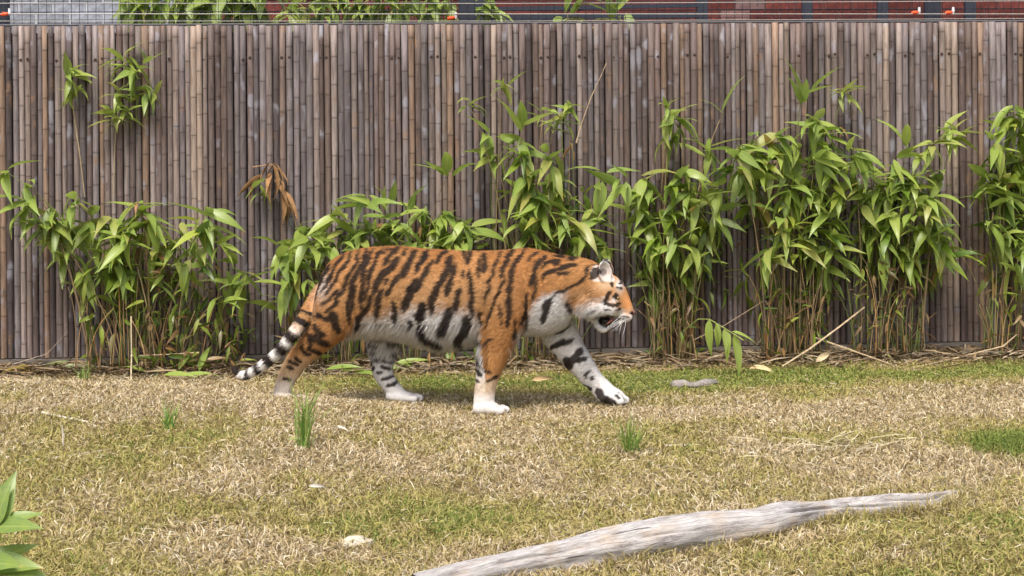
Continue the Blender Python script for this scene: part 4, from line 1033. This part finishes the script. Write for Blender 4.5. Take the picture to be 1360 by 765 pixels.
PS = F/(TD-.17)      # flank lies nearer than the mid plane
ox, oz = 680, HOR
def paint(co, nr):
    n = len(co)
    X = TO.x+co[:, 0]; Zw = TO.z+co[:, 2]
    # pixel-like side coordinates of the animal's flank
    lat = np.clip(-np.abs(co[:, 1]), -.25, 0)
    px = 600+co[:, 0]*TS; py = 545-co[:, 2]*TS
    m = 1+np.abs(lat)/TD*.85
    px = 680+(px-680)*m; py = HOR+(py-HOR)*m
    wx = noise3(co, .05, 3)*4+noise3(co, .018, 9)*1.3; wy = noise3(co, .05, 17)*4+noise3(co, .018, 29)*1.3
    P = np.stack([px+wx, py+wy], 1)
    fz = noise3(co, .012, 5)*1.0; big = noise3(co, .12, 41)
    OR = np.array((.44, .218, .080)); OD = np.array((.36, .142, .038)); OP = np.array((.50, .30, .145)); WH = np.array((.66, .645, .625)); BK = np.array((.022, .016, .013))
    C = np.tile(OR, (n, 1))
    def blend(C, col, m): return C*(1-m[:, None])+np.array(col)*m[:, None]
    # darker saddle along the spine, rich shoulder
    C = blend(C, OD, np.clip(.55-.02*(py-330)+big, 0, .5))
    C = blend(C, OD, .55*np.exp(-(((px-700)/34)**2+((py-395)/62)**2)))
    C = blend(C, OP, .65*np.exp(-(((px-585)/110)**2+((py-395)/28)**2)))
    # belly line
    bx = np.array([300, 470, 490, 517, 538, 565, 594, 620, 640, 648]); by = np.array([470, 450, 423, 420, 419, 412, 407, 412, 425, 440])
    line = np.interp(px, bx, by, left=600, right=600)+10*big
    trunkm = (px > 462) & (px < 655)
    C = blend(C, WH, np.where(trunkm, ss(-16, 14, py-line+fz*14), 0))
    # underside
    C = blend(C, WH, np.where(trunkm, ss(.35, .8, -nr[:, 2]), 0))
    # rump white
    C = blend(C, WH, .65*np.exp(-(((px-432)/9)**2+((py-378)/18)**2)))
    C = blend(C, WH, .12*np.exp(-(((px-418)/7)**2+((py-395)/30)**2)))
    # chest and throat white (near side)
    cx = np.array([430, 440, 452, 470, 500, 540]); lx_ = np.array([690, 690, 694, 700, 690, 690])
    edge = np.interp(py, [388, 395, 410, 425, 440, 450, 470], [742, 722, 712, 705, 696, 690, 684])
    C = blend(C, WH, np.where((py > 385) & (py < 470) & (px > 670), ss(-7, 7, px-edge+fz*8)*np.maximum(ss(768, 745, px), ss(425, 440, py)), 0))
    C = blend(C, WH, np.where((px > 725) & (px < 790), ss(-9, 9, py-np.interp(px, [725, 745, 765, 790], [392, 400, 408, 412])+fz*8), 0))
    # legs
    inner = np.sign(co[:, 1])*nr[:, 1]
    nearleg = (co[:, 1] < 0); farleg = ~nearleg
    hind = (px < 560); fore = (px > 620)
    zlow = ss(452, 462, py)
    C = blend(C, WH, ss(.25, -.15, inner)*zlow)
    # near hind: tan shank going pale
    C = blend(C, (.50, .36, .22), np.where(hind & nearleg & (px < 470), .8*ss(462, 490, py), 0))
    C = blend(C, (.57, .53, .47), np.where(hind & nearleg & (px < 470), .85*ss(492, 515, py), 0))
    C = blend(C, WH, np.where(hind & nearleg & (px < 470), .6*ss(430, 452, py)*ss(390+40, 460, px+(py-430)*1.0-40), 0)*.4)
    # far hind: white with faint grey
    C = blend(C, WH, np.where(hind & farleg & (px > 470), ss(436, 446, py), 0))
    # near fore: white back edge, pale foot
    foreedge = np.interp(py, [445, 460, 490, 520, 545], [641, 643, 640, 640, 640])
    C = blend(C, WH, np.where(nearleg & (px > 622) & (px < 690), ss(6, -6, px-foreedge)*ss(440, 455, py), 0))
    C = blend(C, (.72, .58, .42), np.where(nearleg & (px > 622) & (px < 690), .8*ss(494, 512, py), 0))
    C = blend(C, WH, np.where(nearleg & (px > 622) & (px < 690), .85*ss(515, 530, py), 0))
    # far fore
    C = blend(C, WH, np.where(farleg & (px > 655), ss(425, 440, py), 0))
    # head: cheeks, chin, muzzle white
    u = (px-700)*5.4625; v = (py-320)*5.4625
    headm = ss(380, 430, u)
    cheek = ss(-55, 60, v-np.interp(u, [330, 450, 560, 600, 640, 700], [455, 445, 430, 440, 480, 520])+fz*50)
    C = blend(C, WH, headm*cheek)
    C = blend(C, OP, .7*np.exp(-(((u-420)/110)**2+((v-380)/45)**2)))
    C = blend(C, (.58, .42, .27), headm*.8*np.exp(-(((u-585)/62)**2+((v-320)/50)**2)))
    C = blend(C, WH, .9*np.exp(-(((u-678)/24)**2+((v-325)/52)**2)))
    C = blend(C, WH, .85*np.exp(-(((u-640)/22)**2+((v-430)/22)**2)))
    C = blend(C, WH, .85*np.exp(-(((u-700)/40)**2+((v-560)/32)**2)))
    C = blend(C, (.60, .27, .10), np.where((u > 690), np.exp(-(((u-735)/34)**2+((v-460)/70)**2)), 0))
    # ears
    for (c, nm_) in EARS:
        d = co-np.array(c); dd = np.linalg.norm(d, axis=1); isear = (dd < .085) & (v < 300)
        fr = nr@np.array(nm_)
        C = np.where((isear & (fr > .15))[:, None], blend(C, (.60, .56, .52), np.clip(.6+big, .4, 1)), C)
        C = np.where((isear & (fr > .15) & (dd < .03))[:, None], np.array((.26, .22, .20)), C)
        C = np.where((isear & (fr < -.1) & (d[:, 2] > -.02))[:, None], BK, C)
        C = np.where((isear & (d[:, 2] > .050))[:, None], WH*.9, C)
    # stripes
    hm = u > 415
    for (side, pts, w) in STR:
        d = seg_dist(P, pts, w)
        m_ = ss(1.3, -1.1, d+fz*1.6)
        if side == 'n': m_ = m_*nearleg*(inner > -.5)
        elif side == 'f': m_ = m_*farleg
        else:
            top = (py < 468) | (px > 770)
            m_ = m_*top
            m_ = np.where(farleg & (py > 440) & (px < 770), 0, m_)
        C = blend(C, BK, m_*.96)
    # tail
    tpx = np.array(TPX); dm = np.full(n, 1e9); ti = np.zeros(n)
    for i in range(len(tpx)):
        d = np.hypot(px-tpx[i, 0], py-tpx[i, 1]); k_ = d < dm; dm = np.where(k_, d, dm); ti = np.where(k_, i, ti)
    y_t = np.array([t[3] for t in tp])[ti.astype(int)]
    tail = (np.abs(co[:, 1]-y_t) < .055) & (dm < 12) & (ti > 12)
    tt = ti/(len(tpx)-1)+fz*.012
    base = blend(np.tile(np.array((.45, .25, .10)), (n, 1)), (.78, .75, .70), ss(.28, .42, tt))
    rings = np.zeros(n)
    for (c, hw) in ((.235, .018), (.30, .022), (.405, .030), (.50, .030), (.60, .026), (.69, .022), (.785, .022), (.95, .085)):
        rings = np.maximum(rings, ss(hw+.008, hw-.008, np.abs(tt-c)))
    base = blend(base, (.028, .02, .017), rings)
    C = np.where(tail[:, None], base, C)
    return np.clip(C*(1+.22*fz[:, None]), 0, .9), tail
tcol, tailm = paint(co, nr)
tcol = tcol*(1-.5*TOEG[:, None])  # toe clefts painted darker: seam fur plus crease shade put into the coat colour
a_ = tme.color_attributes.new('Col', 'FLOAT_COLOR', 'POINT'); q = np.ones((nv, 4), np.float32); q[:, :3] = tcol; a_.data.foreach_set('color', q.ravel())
tme.polygons.foreach_set('use_smooth', np.ones(len(tme.polygons), bool))
tme.materials.clear(); tme.materials.append(M_FUR)
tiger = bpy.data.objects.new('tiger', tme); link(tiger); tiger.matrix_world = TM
tag(tiger, 'orange tiger with black stripes walking past the bamboo, mouth open', 'tiger')

# ---- fur
tme.calc_loop_triangles(); tri = np.zeros(len(tme.loop_triangles)*3, np.int32); tme.loop_triangles.foreach_get('vertices', tri); tri = tri.reshape(-1, 3)
pa, pb, pc = co[tri[:, 0]], co[tri[:, 1]], co[tri[:, 2]]
ar = np.linalg.norm(np.cross(pb-pa, pc-pa), axis=1)*.5
NF = 230000
ti_ = RNG.choice(len(tri), NF, p=ar/ar.sum())
r1 = np.sqrt(RNG.random(NF))[:, None]; r2 = RNG.random(NF)[:, None]
W = np.concatenate([1-r1, r1*(1-r2), r1*r2], 1)
fp = pa[ti_]*W[:, :1]+pb[ti_]*W[:, 1:2]+pc[ti_]*W[:, 2:]
fn = nr[tri[ti_, 0]]*W[:, :1]+nr[tri[ti_, 1]]*W[:, 1:2]+nr[tri[ti_, 2]]*W[:, 2:]; fn /= np.linalg.norm(fn, axis=1)[:, None]+1e-9
fc = tcol[tri[ti_, 0]]*W[:, :1]+tcol[tri[ti_, 1]]*W[:, 1:2]+tcol[tri[ti_, 2]]*W[:, 2:]
ftail = tailm[tri[ti_, 0]]
fpx = 600+fp[:, 0]*TS; fpy = 545-fp[:, 2]*TS; fu = (fpx-700)*5.4625; fv = (fpy-320)*5.4625
flow = np.tile(np.array((-1., 0, -.45)), (NF, 1))
leg = ss(440, 475, fpy)*(fpx < 770); flow = flow*(1-leg[:, None])+np.array((-.25, 0, -1))*leg[:, None]
hd_ = ss(430, 560, fu); flow = flow*(1-hd_[:, None])+np.array((-1, 0, .12))*hd_[:, None]
ruff = np.exp(-(((fu-450)/130)**2+((fv-480)/110)**2)); flow = flow*(1-ruff[:, None])+np.array((-.75, 0, -.8))*ruff[:, None]
flow = np.where(ftail[:, None], np.array((-.75, 0, -.65)), flow)
flow += RNG.normal(0, .17, (NF, 3))
flow -= fn*np.sum(flow*fn, 1)[:, None]; flow /= np.linalg.norm(flow, axis=1)[:, None]+1e-9
belly = (fpx > 465) & (fpx < 655) & (fpy > 425) & (fpy < 475)
LEN = np.full(NF, .024); LEN = np.where(leg > .5, .012, LEN); LEN = np.where(belly, .055, LEN); LEN = LEN*(1-hd_)+.0065*hd_; LEN = LEN+.030*ruff
LEN = np.where(ftail, .016, LEN); paw_ = fpy > 515; LEN = np.where(paw_, .006, LEN)
LEN *= RNG.uniform(.6, 1.25, NF)
flow = np.where(belly[:, None], flow*.6+np.array((-.2, 0, -.8)), flow)
lift = np.where(belly, .45, .26)
lift = np.where(hd_ > .5, .2, lift)
dr = flow+fn*(lift*RNG.uniform(.5, 1.4, NF))[:, None]; dr /= np.linalg.norm(dr, axis=1)[:, None]
sd_ = np.cross(fn, dr); sd_ /= np.linalg.norm(sd_, axis=1)[:, None]+1e-9
wd = np.where(LEN < .012, .0011, .0017)[:, None]*RNG.uniform(.7, 1.3, (NF, 1))
root_ = fp-fn*.001
V = np.stack([root_+sd_*wd, root_-sd_*wd, root_+dr*LEN[:, None]], 1).reshape(-1, 3)
fcol = np.clip(np.repeat(fc*RNG.uniform(.68, 1.3, (NF, 1)), 3, 0), 0, .9)
fur = np_mesh('fur', V, np.arange(NF*3).reshape(-1, 3), M_FURH, fcol); fur.parent = tiger; fur['kind'] = 'stuff'
# shade strands with the coat's normals
fur.data.polygons.foreach_set('use_smooth', np.ones(NF, bool))
jn = fn+dr*.12+RNG.normal(0, .30, (NF, 3)); jn /= np.linalg.norm(jn, axis=1)[:, None]
fur.data.normals_split_custom_set_from_vertices(np.repeat(jn, 3, 0).tolist())

# ---- face parts
bv = BVHTree.FromPolygons([Vector(v) for v in co], [tuple(t) for t in tri])
def surf(X, Y, s=-1):
    x, _, z = h3(X, Y, 0); h = bv.ray_cast(Vector((x, s*1.0, z)), Vector((0, -s, 0))); return h[0], h[1]
M_EYE = plain('amber_eye', (.26, .15, .03), .12, .2, 60, .6); M_BLK = plain('black_skin', (.012, .01, .01), .35, .2, 40, .4)
M_PINK = plain('pink_tongue', (.62, .24, .20), .4, .2, 40, .4); M_TOOTH = plain('ivory_tooth', (.75, .70, .55), .3)
def blob(name, c, r, mat, parent=tiger, rot=None, sub=3):
    bm = bmesh.new(); bmesh.ops.create_icosphere(bm, subdivisions=sub, radius=1)
    for v in bm.verts:
        v.co = Vector((v.co.x*r[0], v.co.y*r[1], v.co.z*r[2]))
        if rot is not None: v.co = rot @ v.co
    me = bpy.data.meshes.new(name); bm.to_mesh(me); bm.free(); me.materials.append(mat); me.polygons.foreach_set('use_smooth', [True]*len(me.polygons))
    o = bpy.data.objects.new(name, me); link(o, parent); o.location = c; return o
for s in (-1, 1):
    p, n_ = surf(664, 411, s)
    if p is not None:
        e = blob('eye', p-n_*.006, (.0105, .0105, .0105), M_EYE)
        pd = (n_+Vector((.5, 0, 0))).normalized()
        blob('pupil', pd*.0085, (.005, .005, .005), M_BLK, e)
nq = h3(760, 524, 0)
blob('nose', (nq[0]+.004, 0, nq[2]), (.014, .024, .016), plain('nose_leather', (.16, .075, .06), .45, .3, 60))
mq = h3(566, 582, 0)
blob('mouth_lining', (mq[0], 0, mq[2]), (.040, .046, .026), M_BLK, rot=Matrix.Rotation(R(28), 3, 'Y'))
tq = h3(592, 586, 0)
blob('tongue', (tq[0], 0, tq[2]), (.032, .050, .008), M_PINK, rot=Matrix.Rotation(R(-38), 3, 'Y'))
for s in (-1, 1):
    q = h3(668, 590, s*.032); Vt, Ft = tube([Vector(q)+Vector((0, 0, .012)), Vector(q), Vector(q)+Vector((-.003, 0, -.020))], [.006, .0055, .001], 8); mesh_obj('canine_tooth', Vt, Ft, M_TOOTH, tiger, True, False)
    q = h3(583, 628, s*.022); Vt, Ft = tube([Vector(q)+Vector((0, 0, -.012)), Vector(q), Vector(q)+Vector((.002, 0, .016))], [.006, .005, .001], 8); mesh_obj('canine_tooth', Vt, Ft, M_TOOTH, tiger, True, False)
Vw = []; Fw = []
M_WH = plain('white_whisker', (.8, .8, .78), .4)
for s in (-1, 1):
    for i in range(12):
        X = 672+random.uniform(0, 45); Y = 540+random.uniform(0, 34); p, n_ = surf(X, Y, s)
        if p is None: continue
        d = Vector((random.uniform(-.8, .1), s*random.uniform(.5, .9), random.uniform(-.5, .05))).normalized(); L = random.uniform(.07, .13)
        pts = bezier(p, p+d*L*.6, p+d*L+Vector((-.02, 0, -.03)), 6)
        addt(*tube(pts, [.0011, .001, .0009, .0008, .0006, .0003], 4), Vw, Fw)
mesh_obj('whiskers', Vw, Fw, M_WH, tiger, True, False)['kind'] = 'stuff'
print('TRIS', sum(len(o.data.polygons) for o in bpy.data.objects if o.type == 'MESH'), 'objs', len(bpy.data.objects))
